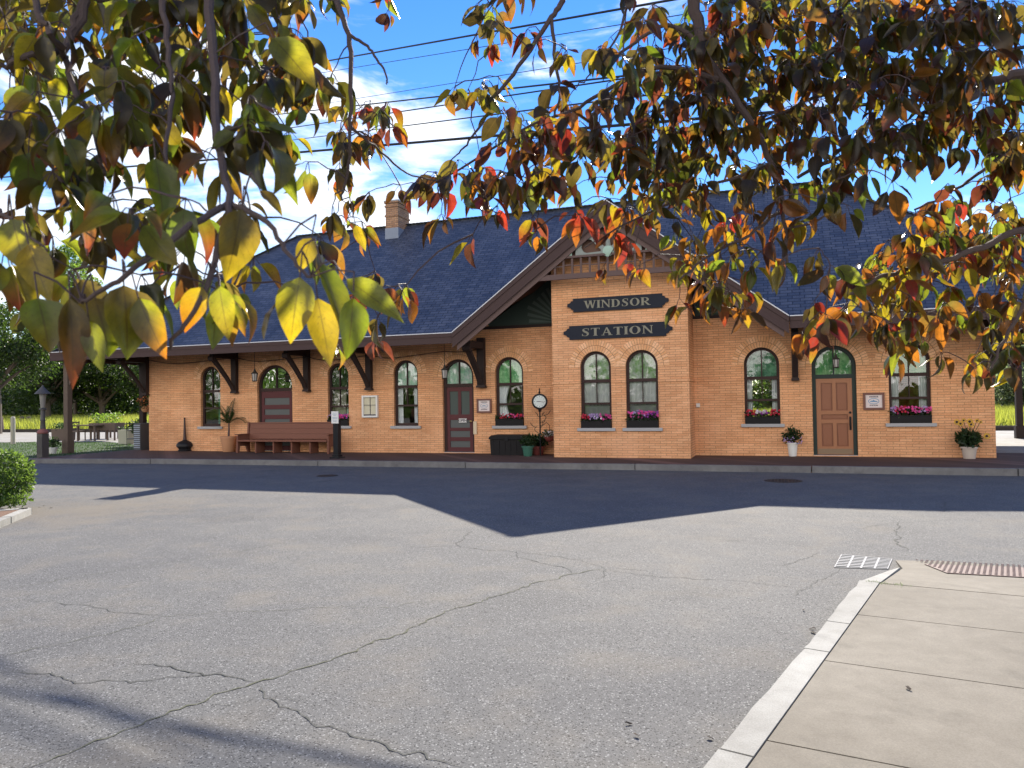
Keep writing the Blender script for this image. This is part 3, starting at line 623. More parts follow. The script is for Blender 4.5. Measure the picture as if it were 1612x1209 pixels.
def leaf_wood(d, a, b, z0, z1):
    c = (a+b)/2; s = .115; ps = [rect(a+s, c-.045, 1.22, z1-.12), rect(c+.045, b-s, 1.22, z1-.12), rect(a+s, b-s, .98, 1.12), rect(a+s, c-.045, .26, .88), rect(c+.045, b-s, .26, .88)]
    lf = build(plate_mesh(rect(a, b, z0, z1), ps, .115, .16), 'door_leaf', WOODD, d)
    mb = MB()
    for P in ps:
        x0, zz0 = P[0]; x1, zz1 = P[2]; mb.box(x0-.01, x1+.01, .150, .156, zz0-.01, zz1+.01); mb.box(x0+.035, x1-.035, .132, .1495, zz0+.035, zz1-.035)
    build(mb, 'panel', M('dark varnished panel', (.20, .074, .034), .45, .35, 3, .1, stretch=(9, 9, 1)), lf)
    mb = MB(); mb.box(a+.02, b-.02, .109, .1145, .06, .2); build(mb, 'kick_plate', M('dull bronze plate', (.20, .13, .075), .45, .2, 5), lf)
    mb = MB(); mb.tube([(b-.06, .11, 1.02), (b-.06, .06, 1.0), (b-.06, .05, .9), (b-.06, .06, .78), (b-.06, .11, .75)], .014, 8); mb.box(b-.085, b-.035, .106, .114, .70, 1.06)
    mb.lathe([(.03, 0), (.03, -.02), (.01, -.03)], (b-.06, .115, 1.17), 12, axis='y'); build(mb, 'handle', BLACKM, lf, True)
def leaf_freight(d, a, b, z0, z1):
    s = .11; ps = [rect(a+s, b-s, .2, .42), rect(a+s, b-s, .55, .78), rect(a+s, b-s, .92, 1.13), rect(a+s, b-s, 1.27, 1.47), rect(a+s, b-s, 1.62, 1.86)]
    lf = build(plate_mesh(rect(a, b, z0, z1), ps, .115, .16), 'door_leaf', MAROON, d)
    build(MB().box(a+.03, b-.03, .142, .15, .1, 1.95), 'panel', SLATE, lf)
door('d2', FRAMEB, CU_DARK, leaf_freight); door('d5', FRAMEB, CU_MINT, leaf_maroon); door('d10', FRAMEG, CU_GREEN, leaf_wood, .10)
# handbill pocket beside the maroon door and outlet box on the wall by the bay
build(MB().box(-9.13, -9.02, -.05, -.002, .60, 1.0), 'notice_holder', M('cream painted wood', (.62, .50, .34), .6, .1, 6), st)
build(MB().box(-2.30, -2.20, -.06, -.002, 1.36, 1.47), 'outlet_box', WHITEP, st)

# ---- roofs
def uvface(me_v, faces, e_dir): pass
def roof_part(name, planes, mat, th=.14):
    """planes: list of (polygon of 3D points); each becomes a slab with shingle UVs (u level, v up the slope)"""
    V = []; F = []; UV = []
    for P in planes:
        P = [Vector(p) for p in P]; n = (P[1]-P[0]).cross(P[2]-P[0]).normalized()
        if n.z < 0: P.reverse(); n = -n
        e = Vector((0, 0, 1)).cross(n).normalized(); s = n.cross(e); k = len(P); o = len(V)
        V += P + [p - Vector((0, 0, th)) for p in P]; UV += [(p.dot(e), p.dot(s)) for p in P]*2
        F += [tuple(o+i for i in range(k)), tuple(o+i for i in range(2*k-1, k-1, -1))] + [(o+i, o+i+k, o+(i+1) % k+k, o+(i+1) % k) for i in range(k)]
    me = bpy.data.meshes.new(name); me.from_pydata([tuple(v) for v in V], [], F); l = me.uv_layers.new(name='UVMap')
    for lp in me.loops: l.data[lp.index].uv = UV[lp.vertex_index]
    me.materials.append(mat); me.materials.append(UNDER)
    i = 0
    for P in planes:
        k = len(P)
        for j in range(1, k+2): me.polygons[i+j].material_index = 1
        i += k+2
    o = bpy.data.objects.new(name, me); col.objects.link(o); linkchild(o, st); return o
yv = EY + (GZ-EZ)/SL     # where the gable ridge meets the main slope
ROOF = roof_part('roof', [[(EX0, EY, EZ), (GX0, EY, EZ), (GXC, yv, GZ), (GX1, EY, EZ), (EX1, EY, EZ), (RX1, RY, RZ), (RX0, RY, RZ)],
    [(EX0, EYB, EZ), (RX0, RY, RZ), (RX1, RY, RZ), (EX1, EYB, EZ)], [(EX0, EY, EZ), (RX0, RY, RZ), (EX0, EYB, EZ)], [(EX1, EY, EZ), (EX1, EYB, EZ), (RX1, RY, RZ)]], SHING)
GROOF = roof_part('gable_roof', [[(GX0, EY-.05, EZ), (GXC, EY-.05, GZ), (GXC, yv+.02, GZ), (GX0, EY, EZ)], [(GX1, EY-.05, EZ), (GX1, EY, EZ), (GXC, yv+.02, GZ), (GXC, EY-.05, GZ)]], SHING)
CAPS = M('cap shingles', (.05, .058, .085), .6, .4, 6)
for a, b in (((RX0, RY, RZ), (RX1, RY, RZ)), ((EX0, EY, EZ), (RX0, RY, RZ)), ((EX1, EY, EZ), (RX1, RY, RZ)), ((GXC, EY-.05, GZ), (GXC, yv, GZ))):
    a, b = Vector(a), Vector(b); n = int((b-a).length/.16); mb = MB()
    for i in range(n):
        p, q_ = a.lerp(b, i/n), a.lerp(b, (i+1.25)/n); mb.beam(p+Vector((0, 0, .028)), q_+Vector((0, 0, .012)), .26, .015)
    build(mb, 'ridge_cap', CAPS, ROOF)
# fascias, drip edges
mb = MB(); dm = MB()
for a, b in ((EX0, GX0-.02), (GX1+.02, EX1)):
    mb.box(a, b, EY-.045, EY-.003, EZ-.31, EZ-.015); mb.box(a, b, EY-.062, EY-.047, EZ-.12, EZ-.02); dm.box(a, b, EY-.075, EY+.02, EZ-.012, EZ+.012)
for x in (EX0, EX1): mb.box(x-.022, x+.022, EY, EYB, EZ-.31, EZ-.015)
mb.box(EX0, EX1, EYB+.003, EYB+.045, EZ-.31, EZ-.015)
build(mb, 'fascia', FASC, ROOF)
def rakeboard(z_off, h, y0, y1, mat, name, parent, inset=0.):
    mb = MB()
    for sx in (-1, 1):
        xa = GXC + sx*(GXC-GX0-inset); za = EZ + inset*GS
        top = [(xa, za+z_off), (GXC, GZ+z_off)]; P = [(xa, za+z_off), (GXC, GZ+z_off), (GXC, GZ+z_off-h), (xa, za+z_off-h)]
        mb.prism(P, y0, y1)
    return build(mb, name, mat, parent)
rakeboard(-.015, .35, EY-.10, EY-.052, FASC, 'bargeboard', GROOF)
rakeboard(-.02, .13, EY-.125, EY-.102, FASC, 'bargeboard_moulding', GROOF)
rakeboard(-.30, .15, EY-.112, EY-.102, FASC, 'bargeboard_moulding', GROOF)
rakeboard(-.42, .20, EY-.04, EY-.002, FRET, 'bargeboard_moulding', GROOF, .12)
mb = dm
for sx in (-1, 1):
    xa = GXC+sx*(GXC-GX0); mb.prism([(xa, EZ+.02), (GXC, GZ+.02), (GXC, GZ-.012), (xa, EZ-.012)], EY-.14, EY-.06)
build(mb, 'drip_edge', DRIP, ROOF)
# rafter tails and purlin ends are hidden; flat plate over the porch ends
# gable grille
gi = lambda z: (GZ-.45-z)/GS     # inner half width under the rake boards at height z
fy0, fy1 = EY+.0, EY+.07
fr = MB()
for z0, z1, pr in ((4.98, 5.09, .03), (5.09, 5.13, .0), (5.56, 5.62, .02)):
    h = gi(z1)+.1; fr.box(GXC-h, GXC+h, fy0-pr, fy1, z0, z1)
FR = build(fr, 'gable_grille', FRET, GROOF)
mb = MB(); n = 17
for i in range(n):
    x = GXC-2.0+4.0*i/(n-1)
    if abs(x-GXC) < gi(5.14): 
        zt = min(5.56, GZ-.45-GS*abs(x-GXC)); mb.box(x-.028, x+.028, fy0+.01, fy0+.05, 5.131, zt)
        if i < n-1 and abs(x+.125-GXC) < gi(5.35): mb.box(x+.029, x+.221, fy0+.02, fy0+.045, 5.33+.03*(i % 2), 5.36+.03*(i % 2))
build(mb, 'baluster', FRET, FR)
# rosette fan: half disc with petal openings
cx, cz, Rr = GXC+.02, 5.62, .92
outl = [(cx+Rr*math.cos(t), cz+Rr*math.sin(t)) for t in np.linspace(0, PI, 30)]
pets = []
for k in range(4):
    t0, t1 = PI*(k+.10)/4, PI*(k+.90)/4; tm = (t0+t1)/2; P = []
    r0, r1 = .22, .60; ro = .16
    P = [(cx+r0*math.cos(t0+(t1-t0)*.35), cz+r0*math.sin(t0+(t1-t0)*.35)), (cx+r1*math.cos(t0), cz+r1*math.sin(t0))]
    P += [(cx+math.cos(tm)*r1*1.0+math.cos(a)*r1*math.tan((t1-t0)/2)*.98, cz+math.sin(tm)*r1+math.sin(a)*r1*math.tan((t1-t0)/2)*.98) for a in np.linspace(tm-PI/2+.2, tm+PI/2-.2, 12)]
    P += [(cx+r1*math.cos(t1), cz+r1*math.sin(t1)), (cx+r0*math.cos(t0+(t1-t0)*.65), cz+r0*math.sin(t0+(t1-t0)*.65))]
    P = [(a, max(b, cz+.03)) for a, b in P]; pets.append(P)
build(plate_mesh(outl, pets, fy0+.012, fy0+.05), 'rosette', PALEF, FR)
build(MB().lathe([(.15, 0), (.15, -.02), (.05, -.05)], (cx, fy0+.011, cz+.05), 20, axis='y'), 'rosette_hub', VERDI, FR)
build(MB().box(cx-.03, cx+.03, fy0-.01, fy0+.01, cz+.2, cz+.92), 'rosette_rib', PALEF, FR)
for sx in (-1, 1):      # scroll brackets in the corners
    mb = MB()
    x0 = cx+sx*1.02; P = [(x0, 5.625), (x0+sx*.42, 5.625), (x0+sx*.1, 5.87), (x0, 5.84)]
    mb.prism(P, fy0+.002, fy0+.03)
    mb.tube([(x0+sx*(.13+.075*(1-t*.5)*math.cos(5.5*t)), fy0-.012, 5.71+.075*(1-t*.5)*math.sin(5.5*t)) for t in np.linspace(0, 1.6, 22)], .016, 6)
    build(mb, 'scroll', VERDI, FR)
# boards behind the rosette, closing the gable head
mb = plate_mesh([(GXC-gi(5.64)-.2, 5.64), (GXC+gi(5.64)+.2, 5.64), (GXC, GZ-.35)], [], fy0+.14, fy0+.16)
build(mb, 'gable_boarding', UNDER, GROOF)
# dark green sunburst panels at the sides of the bay
for sx, name in ((-1, 'gable_panel'), (1, 'gable_panel')):
    xi = TX0 if sx < 0 else TX1; xo = GXC+sx*(GXC-GX0-.30)
    P = [(xi, 3.95), (xo, 3.95), (xi, ghz(xi)+.12)] if sx > 0 else [(xo, 3.95), (xi, 3.95), (xi, ghz(xi)+.12)]
    gpnl = build(plate_mesh(P, [], .02, .06), name, GREENP, st)
    mb = MB()
    for k in range(9):
        a = PI/2*(k+.5)/9.0; Lr = 1.35*(1-.22*abs(k-3.5)/4); x1_, z1_ = xi+sx*Lr*math.cos(a), 3.97+Lr*math.sin(a)
        if z1_ > ghz(x1_)-.06: 
            f = 1.0
            while f > .3 and 3.97+Lr*f*math.sin(a) > ghz(xi+sx*Lr*f*math.cos(a))-.08: f -= .03
            x1_, z1_ = xi+sx*Lr*f*math.cos(a), 3.97+Lr*f*math.sin(a)
        ww = .055; px_, pz_ = -math.sin(a)*sx, math.cos(a)
        mb.prism([(xi+sx*.15*math.cos(a), 3.97+.15*math.sin(a)), (x1_-px_*ww, z1_-pz_*ww), (x1_+px_*ww, z1_+pz_*ww)], .008, .0195)
    build(mb, 'sunburst_ray', GREENR, gpnl)
    build(MB().box(min(xi, xo)-.1*(sx < 0), max(xi, xo)+.1*(sx > 0), -.04, .06, 3.865, 3.948), 'panel_beam', DARKW, gpnl)
    build(MB().box(min(xi, xi+sx*.07), max(xi, xi+sx*.07), -.02, .018, 3.95, ghz(xi)), 'panel_stile', DARKW, gpnl)
# brackets under the eaves
def bracket(x, big=1.0, wd=.20):
    yo = -1.15*big; zt = EZ-.30
    b = MB(); b.box(x-wd/2, x+wd/2, -.16, -.004, 2.12, zt+.25); b.box(x-wd*.62, x+wd*.62, -.18, -.003, 2.05, 2.12)
    br = build(b, 'eave_bracket', DARKW, st)
    m = MB(); m.box(x-wd*.45, x+wd*.45, yo-.08, -.16, zt-.10, zt+.10); m.lathe([(.10, -wd*.5), (.10, wd*.5)], (0, 0, 0), 12)
    vs = m.v[-24:]; m.v[-24:] = [(x+v[2], yo-.06+v[0], zt-.12+v[1]) for v in vs]
    build(m, 'bracket_arm', DARKW, br)
    m = MB(); N = 9; pts = []
    for i in range(N):
        t = i/(N-1); y = -.15 + (yo+.12)*(t**1.12)*.95; z = 2.16 + (zt-.10-2.16)*(t**.93); pts.append((y, z))
    for (ya, za), (yb, zb) in zip(pts, pts[1:]):
        th = .05+.10*(za-2.16); m.prism([(ya-th, za), (ya+.02, za), (yb+.02, zb), (yb-th-.004, zb)], x-wd*.36, x+wd*.36, fn=lambda a, s, c: (s, a, c))
    build(m, 'bracket_brace', DARKW, br); return br
for pxx, wd in ((229, .20), (369.5, .20), (483, .20), (581, .20), (758, .24), (1252, .16), (1557, .2)):
    P = at(pxx, 600, 1, -.08); bracket(P.x, 1.0, wd)
# chimney on the ridge
cxm, cym = -13.74, 3.80
cb = MB(); cb.box(cxm-.26, cxm+.26, cym-.46, cym+.46, 7.2, 9.16); cb.box(cxm-.29, cxm+.29, cym-.49, cym+.49, 9.02, 9.08); cb.box(cxm-.30, cxm+.30, cym-.50, cym+.50, 9.165, 9.22); cb.box(cxm-.29, cxm+.29, cym-.49, cym+.49, 8.66, 8.72)
CH = build(cb, 'chimney', CHIMB, ROOF)
build(MB().box(cxm-.31, cxm+.31, cym-.51, cym+.51, 9.223, 9.27), 'chimney_cap', STONE, CH)
build(MB().box(cxm-.28, cxm+.28, cym-.48, cym+.47, 7.4, 8.22), 'flashing', FLASH, CH)
# porch posts that carry the corners of the roof
for x, y in ((-24.6, -1.35), (-24.6, 2.1), (-24.6, 5.6), (-24.6, 9.4), (7.9, -1.35), (7.9, 9.4)):
    p = build(MB().box(x-.10, x+.10, y-.10, y+.10, -.02, EZ-.15), 'porch_post', DARKW if y > 0 else OLDW, st)
    mm = OLDW if y < 0 else DARKW; sg = -1 if x > 0 else 1
    build(MB().box(x-.14, x+.14, y-.14, y+.14, -.02, .45), 'post_base', mm, p); build(MB().beam((x, y+.1, 2.5), (x, y+.8, EZ-.16), .12, .10), 'post_brace', mm, p); build(MB().beam((x+.1*sg, y, 2.5), (x+.8*sg, y, EZ-.16), .12, .10, Vector((0, 1, 0))), 'post_brace', mm, p)
mb = MB(); mb.box(-24.72, -24.48, EY+.1, EYB-.1, EZ-.149, EZ+.05); mb.box(7.78, 8.02, EY+.1, EYB-.1, EZ-.149, EZ+.05); build(mb, 'porch_beam', DARKW, st)
# inside
mb = MB(); mb.box(WX0+.33, WX1-.33, .33, WYB-.33, .0, .02); build(mb, 'floor', FLOORI, st)
mb = MB()
for x in (-15.2, -12.6, -8.9, -2.0, 2.2): mb.box(x-.06, x+.06, .42, WYB-.4, .025, 3.9)
mb.box(WX0+.33, WX1-.33, .42, WYB-.4, 3.92, 4.0); build(mb, 'partition', PLAST, st)

# ================================================================== SIGNS
def glyphs():
    """serif capitals as lists of convex strokes in a unit-height box: (width, [polys])"""
    def q(x0, y0, x1, y1, w0, w1=None):       # slanted stroke with horizontal ends
        w1 = w0 if w1 is None else w1; return [(x0-w0/2, y0), (x0+w0/2, y0), (x1+w1/2, y1), (x1-w1/2, y1)]
    def sf(x, y, w=.24, h=.055): return [(x-w/2, y), (x+w/2, y), (x+w/2, y+h), (x-w/2, y+h)]
    def ring(cx, cy, rx, ry, tx, ty, a0=0, a1=2*PI, n=22):
        P = []
        for i in range(n):
            a, b = a0+(a1-a0)*i/n, a0+(a1-a0)*(i+1)/n
            P.append([(cx+(rx-tx)*math.cos(a), cy+(ry-ty)*math.sin(a)), (cx+rx*math.cos(a), cy+ry*math.sin(a)), (cx+rx*math.cos(b), cy+ry*math.sin(b)), (cx+(rx-tx)*math.cos(b), cy+(ry-ty)*math.sin(b))])
        return P
    K, k = .20, .075; T = .945
    G = {}
    G['I'] = (.30, [q(.15, 0, .15, 1, K), sf(.15, 0, .34), sf(.15, T, .34)])
    G['W'] = (1.12, [q(.34, 0, .12, 1, .14, K), q(.34, 0, .56, .9, .10, k), q(.80, 0, .58, 1, .14, K), q(.80, 0, 1.02, 1, .10, k), sf(.12, T, .32), sf(.58, T, .30), sf(1.02, T, .24)])
    G['N'] = (.86, [q(.14, 0, .14, 1, k), q(.76, 0, .14, 1, .16, K), q(.74, 0, .74, 1, k), sf(.14, 0, .24), sf(.12, T, .26), sf(.74, T, .24)])
    G['D'] = (.84, [q(.17, 0, .17, 1, K), sf(.15, 0, .30), sf(.15, T, .30), [(.17, 0), (.40, 0), (.40, .06), (.17, .06)], [(.17, .94), (.40, .94), (.40, 1), (.17, 1)]] + ring(.38, .5, .42, .5, .20, .06, -PI/2, PI/2, 14))
    G['O'] = (.92, ring(.46, .5, .44, .51, .21, .05))
    G['T'] = (.76, [q(.38, 0, .38, 1, K), sf(.38, 0, .34), [(.04, .93), (.72, .93), (.72, 1), (.04, 1)], [(.02, .80), (.06, .80), (.08, 1), (.02, 1)], [(.70, .80), (.74, .80), (.74, 1), (.68, 1)]])
    G['A'] = (.90, [q(.14, 0, .45, 1, k, .08), q(.74, 0, .45, 1, K+.02, .12), [(.25, .30), (.62, .30), (.62, .37), (.25, .37)], sf(.14, 0, .26), sf(.75, 0, .34)])
    G['R'] = (.86, [q(.17, 0, .17, 1, K), sf(.15, 0, .32), sf(.15, T, .30), [(.17, .94), (.38, .94), (.38, 1), (.17, 1)], [(.17, .46), (.38, .46), (.38, .52), (.17, .52)], q(.74, 0, .38, .48, .22, .18), sf(.78, 0, .22)] + ring(.38, .73, .36, .27, .19, .06, -PI/2, PI/2, 12))
    C = [(.58, .80), (.56, .92), (.45, .975), (.32, .975), (.19, .90), (.16, .76), (.24, .62), (.36, .53), (.49, .43), (.55, .28), (.50, .11), (.38, .03), (.24, .03), (.12, .10), (.10, .24)]
    Wd = [.03, .05, .06, .06, .10, .17, .21, .22, .21, .17, .12, .06, .05, .05, .03]; S = []
    for i in range(len(C)-1):
        (ax, ay), (bx, by) = C[i], C[i+1]; d = Vector((bx-ax, by-ay)).normalized(); n0 = Vector((-d.y, d.x)); 
        S.append([(ax+n0.x*Wd[i]/2, ay+n0.y*Wd[i]/2), (ax-n0.x*Wd[i]/2, ay-n0.y*Wd[i]/2), (bx-n0.x*Wd[i+1]/2, by-n0.y*Wd[i+1]/2), (bx+n0.x*Wd[i+1]/2, by+n0.y*Wd[i+1]/2)])
    S += [[(.56, .72), (.62, .72), (.62, .98), (.57, .98)], [(.06, .03), (.11, .03), (.12, .30), (.06, .30)]]
    G['S'] = (.68, S); return G
GL = glyphs()
def name_board(word, p0, p1, zt, zb, tips, label):
    """p0,p1: x of the board's square part; tips: how far the pointed ends reach"""
    y = TY-.06; zc = (zt+zb)/2; h = zt-zb
    t = thing('name_board', ((p0+p1)/2, TY, zc), label, 'sign', 'station name boards on the front bay')
    def tip(x, s): return [(x, zc-h*.34), (x+s*tips*.35, zc-h*.30), (x+s*tips*.5, zc-h*.18), (x+s*tips, zc-h*.10), (x+s*tips, zc+h*.10), (x+s*tips*.5, zc+h*.18), (x+s*tips*.35, zc+h*.30), (x, zc+h*.34)]
    out = [(p0, zb), (p1, zb)] + tip(p1, 1) + [(p1, zt), (p0, zt)] + tip(p0, -1)[::-1]
    build(plate_mesh(out, [], y, TY-.004), 'board', SIGNB, t)
    hh = h*.56; tot = sum(GL[c][0] for c in word)*hh + .10*hh*(len(word)-1); sp = .10*hh
    wide = (p1-p0)*.74; kx = wide/tot; x = (p0+p1)/2-wide/2; mb = MB(); k = 0
    for c in word:
        wd, polys = GL[c]
        for P in polys:
            k += 1; dy = y-.010-.0006*(k % 7); mb.prism([(x+a*hh*kx, zc-hh/2+b*hh) for a, b in P], dy, y-.0005)
        x += (wd*hh+sp)*kx
    build(mb, 'lettering', LETT, t)
a, b = at(903, 483, 1, TY), at(1043, 474, 1, TY)
name_board('WINDSOR', a.x, b.x, at(970, 466.5, 1, TY).z, at(970, 488, 1, TY).z, .17, 'blue black board lettered WINDSOR, the upper of two on the front bay')
a, b = at(897, 524, 1, TY), at(1049, 517, 1, TY)
name_board('STATION', a.x, b.x, at(972, 510, 1, TY).z, at(972, 532, 1, TY).z, .17, 'blue black board lettered STATION, just above the paired bay windows')

def plaque(px0, px1, py0, py1, label, emblem, top, bottom):
    c = at((px0+px1)/2, (py0+py1)/2, 1, 0); x0, x1 = at(px0, py0, 1, 0).x, at(px1, py0, 1, 0).x; hz = (at((px0+px1)/2, py0, 1, 0).z-at((px0+px1)/2, py1, 1, 0).z)/2
    t = thing('wall_plaque', (c.x, 0, c.z), label, 'plaque', 'framed plaques beside the doors'); f = .055
    build(plate_mesh(rect(x0, x1, c.z-hz, c.z+hz), [rect(x0+f, x1-f, c.z-hz+f, c.z+hz-f)], -.05, -.003), 'frame', FRAMEBR, t)
    pn = build(MB().box(x0+f-.01, x1-f+.01, -.022, -.004, c.z-hz+f-.01, c.z+hz-f+.01), 'plaque_panel', M('pinkish white panel', (.72, .62, .60), .6, .06, 8, 0), t)
    mb = MB(); y = -.0245; rx, rz = (x1-x0)*.26, hz*.34
    ring_o = [(c.x+rx*math.cos(a), c.z+rz*math.sin(a)) for a in np.linspace(0, 2*PI, 28, endpoint=False)]; ring_i = [(c.x+(rx-.014)*math.cos(a), c.z+(rz-.014)*math.sin(a)) for a in np.linspace(0, 2*PI, 28, endpoint=False)]
    mb = plate_mesh(ring_o, [ring_i], y-.001, y+.001)
    P = [(-.7, -.25), (.7, -.25), (.62, .02), (.3, .04), (.28, .2), (.05, .22), (.02, .48), (-.08, .48), (-.1, .2), (-.4, .22), (-.42, .02), (-.66, .0)]
    m2 = plate_mesh([(c.x+a*rx, c.z+b*rz) for a, b in P], [], y-.001, y+.001); mb.add(m2.v, m2.f); build(mb, 'emblem', emblem, pn)
    mb = MB()
    for s, dz in ((top, .50), (bottom, -.50)):
        if s:
            tm = text_mesh(s, hz*.21, lambda a, b: (c.x+a, y, c.z+dz*hz+b), .002); mb.add(tm.v, tm.f)
    build(mb, 'printed_line', INKP, pn)
plaque(751, 774, 627.5, 650, 'brown framed white plaque with a grey emblem beside the maroon door', GREYP, 'WINDSOR', 'STATION')
plaque(1358.5, 1392, 618, 645, 'brown framed plaque with a blue oval emblem beside the varnished wooden door', BLUEP, 'WINDSOR', 'STATION')
# notice board
x0, x1 = at(571.5, 640, 1, 0).x, at(596, 640, 1, 0).x; z1, z0 = at(584, 622.5, 1, 0).z, at(584, 657, 1, 0).z
t = thing('notice_board', ((x0+x1)/2, 0, (z0+z1)/2), 'white framed glazed notice board with cream sheets on the brick wall', 'notice board')
build(plate_mesh(rect(x0, x1, z0, z1), [rect(x0+.06, x1-.06, z0+.06, z1-.06)], -.09, -.003), 'frame', WHITEP, t)
build(MB().box(x0+.055, x1-.055, -.03, -.004, z0+.055, z1-.055), 'notice_sheet', CREAM, t)
xm, zm = (x0+x1)/2, z0+(z1-z0)*.56; mb = MB(); mb.box(xm-.008, xm+.008, -.045, -.031, z0+.06, z1-.06); mb.box(x0+.06, xm-.009, -.045, -.031, zm-.008, zm+.008); mb.box(xm+.009, x1-.06, -.045, -.031, zm-.008, zm+.008); mb.box(x0+.06, x1-.06, -.046, -.031, z0+.06, z0+.10); build(mb, 'glazing_bar', INKP, t)
# OPEN sign hung on the maroon door
c = at(728.5, 662, 1, .10); t = thing('door_sign', (c.x, .10, c.z), 'small white OPEN sign hanging on the maroon door', 'sign')
build(MB().box(c.x-.135, c.x+.135, .095, .108, c.z-.062, c.z+.062), 'sign_card', WHITEP, t); tm = text_mesh('OPEN', .105, lambda a, b: (c.x+a, .0925, c.z+b), .004); build(tm, 'lettering', INKP, t)
# black post with a sheet of paper
c = gp(531, 721, 0); t = thing('sign_post', (c.x, c.y, 0), 'square black post with a white printed sheet on top in front of the bench end', 'sign post')
mb = MB(); mb.box(c.x-.085, c.x+.085, c.y-.085, c.y+.085, .05, 1.12); build(mb, 'post', BLACKM, t)
mb = MB(); mb.prism([(c.x-.17, 0), (c.x+.17, 0), (c.x+.15, .04), (c.x-.15, .04)], c.y-.17, c.y+.17); mb.box(c.x-.11, c.x+.11, c.y-.11, c.y+.11, .041, .10); build(mb, 'base', BLACKM, t)
build(MB().box(c.x-.12, c.x+.12, c.y-.112, c.y-.088, 1.04, 1.40), 'notice_sheet', WHITEP, t)
mb = MB()
for k, (wd, z) in enumerate(((.12, 1.345), (.16, 1.31), (.10, 1.275), (.17, 1.22), (.17, 1.195), (.17, 1.17), (.15, 1.12), (.12, 1.09))): mb.box(c.x-wd/2, c.x+wd/2, c.y-.114, c.y-.1125, z, z+.011)
build(mb, 'printed_line', GREYP, t)

# ================================================================== LIGHTS AND CABLES ON THE FRONT
def lantern(px, ztop, y, py0, label, big=1.):
    p = at(px, py0, 1, y); t = thing('hanging_lantern', (p.x, y, p.z), label, 'lantern', 'lanterns hanging under the eaves')
    s = .5*big
    build(MB().tube([(p.x, y, p.z+.40*s), (p.x, y, ztop)], .009, 5), 'chain', BLACKM, t)
    mb = MB().lathe([(.01, .52*s), (.03, .42*s), (.07*s, .38*s), (.10*s, .30*s), (.22*s, .22*s), (.20*s, .19*s), (.10*s, .18*s)], p, 12); mb.lathe([(.13*s, -.30*s), (.17*s, -.27*s), (.16*s, -.24*s), (.1*s, -.24*s)], p, 12)
    for k in range(6):
        a = k*PI/3; mb.tube([(p.x+.13*s*math.cos(a), y+.13*s*math.sin(a), p.z-.25*s), (p.x+.18*s*math.cos(a), y+.18*s*math.sin(a), p.z+.2*s)], .009, 4)
    build(mb, 'lantern_frame', IRON, t)
    build(MB().lathe([(.115*s, -.24*s), (.165*s, .18*s)], p, 12), 'lantern_glass', M('frosted lantern glass', (.42, .40, .38), .3, .1, 5, 0), t)
lantern(401, EZ-.2, -.75, 593, 'black hanging lantern beside the panelled freight door behind the bench', 1.1)
lantern(700, EZ-.2, -.75, 588, 'black hanging lantern beside the fanlight over the maroon door', 1.1)
lantern(1316, EZ-.1, -.6, 571, 'small black lantern hanging in front of the green fanlight above the wooden door', .9)
mb = MB(); px = [(232, 566), (300, 571), (371, 563), (430, 567), (484, 562), (540, 565), (583, 559), (640, 561), (700, 553), (760, 547)]
pts = []
for (a, b), (c_, d) in zip(px, px[1:]):
    for k in range(6):
        u = k/6; q = at(a+(c_-a)*u, b+(d-b)*u + 3.5*math.sin(PI*u)*((px.index((a, b)) % 2) == 0), 1, -.22); pts.append(q)
mb.tube(pts, .012, 5); tag(mb.build('wall_cable', BLACKM), 'black cable draped from bracket to bracket under the left eaves', 'cable')

# ================================================================== FLOWER BOXES
def flowerbed(t, x0, x1, y0, y1, z, cols, n, h=.16, seed=0):
    r = np.random.default_rng(seed); V, F = leaf_quads(np.c_[r.uniform(x0, x1, n*5), r.uniform(y0, y1, n*5), z+r.uniform(0, h*.8, n*5)], .075, .6)
    linkchild(np_mesh('leaves', V, F, LF_POT), t)
    for cname, fr, (a, b) in cols:
        mb = MB(); k = int(n*fr)
        for i in range(k):
            cx_ = x0+(x1-x0)*r.uniform(a, b); c = Vector((cx_, r.uniform(y0-.06, y1-.04), z+h*r.uniform(.45, 1.25))); d = Vector((r.normal()*.5, -1, r.normal()*.5+.35)).normalized(); e = d.orthogonal().normalized(); f = d.cross(e); R_ = r.uniform(.026, .043); vs = [c+d*.01]; m = 10
            for q in range(m):
                rr = R_*(1 if q % 2 == 0 else .72); vs.append(c + e*(rr*math.cos(q*2*PI/m)) + f*(rr*math.sin(q*2*PI/m)) + d*.012*(q % 2))
            mb.add(vs, [(0, 1+q, 1+(q+1) % m) for q in range(m)])
        o = build(mb, cname+'_flowers', PET[cname], t)
def flower_box(spec, y, label, cols, seed, h=.17):
    x0, x1, z0, z1 = spec; zz = z0+.0015
    t = thing('flower_box', ((x0+x1)/2, y-.02, zz), label, 'flower box', 'flower boxes on the window sills')
    a, b = x0+.01, x1-.01; H = .20; ya, yb = y-.073, y+.095
    mb = MB(); mb.box(a, b, ya, yb, zz, zz+.02); mb.box(a, b, ya, ya+.015, zz+.02, zz+H); mb.box(a, b, yb-.015, yb, zz+.02, zz+H); mb.box(a, a+.015, ya+.0151, yb-.0151, zz+.02, zz+H); mb.box(b-.015, b, ya+.0151, yb-.0151, zz+.02, zz+H); mb.box(a-.006, b+.006, ya-.008, ya-.0005, zz+H-.03, zz+H+.004)
    build(mb, 'trough', BLACKP, t); build(MB().box(a+.016, b-.016, ya+.016, yb-.016, zz+.021, zz+H-.03), 'soil', SOIL, t)
    flowerbed(t, a, b, ya, yb, zz+H-.03, cols, 60, h, seed)
flower_box(W['w3'], 0, 'black window box of magenta petunias behind the sign post', [('pink', .6, (.2, 1)), ('purple', .25, (.4, 1)), ('lilac', .1, (0, .2))], 1)
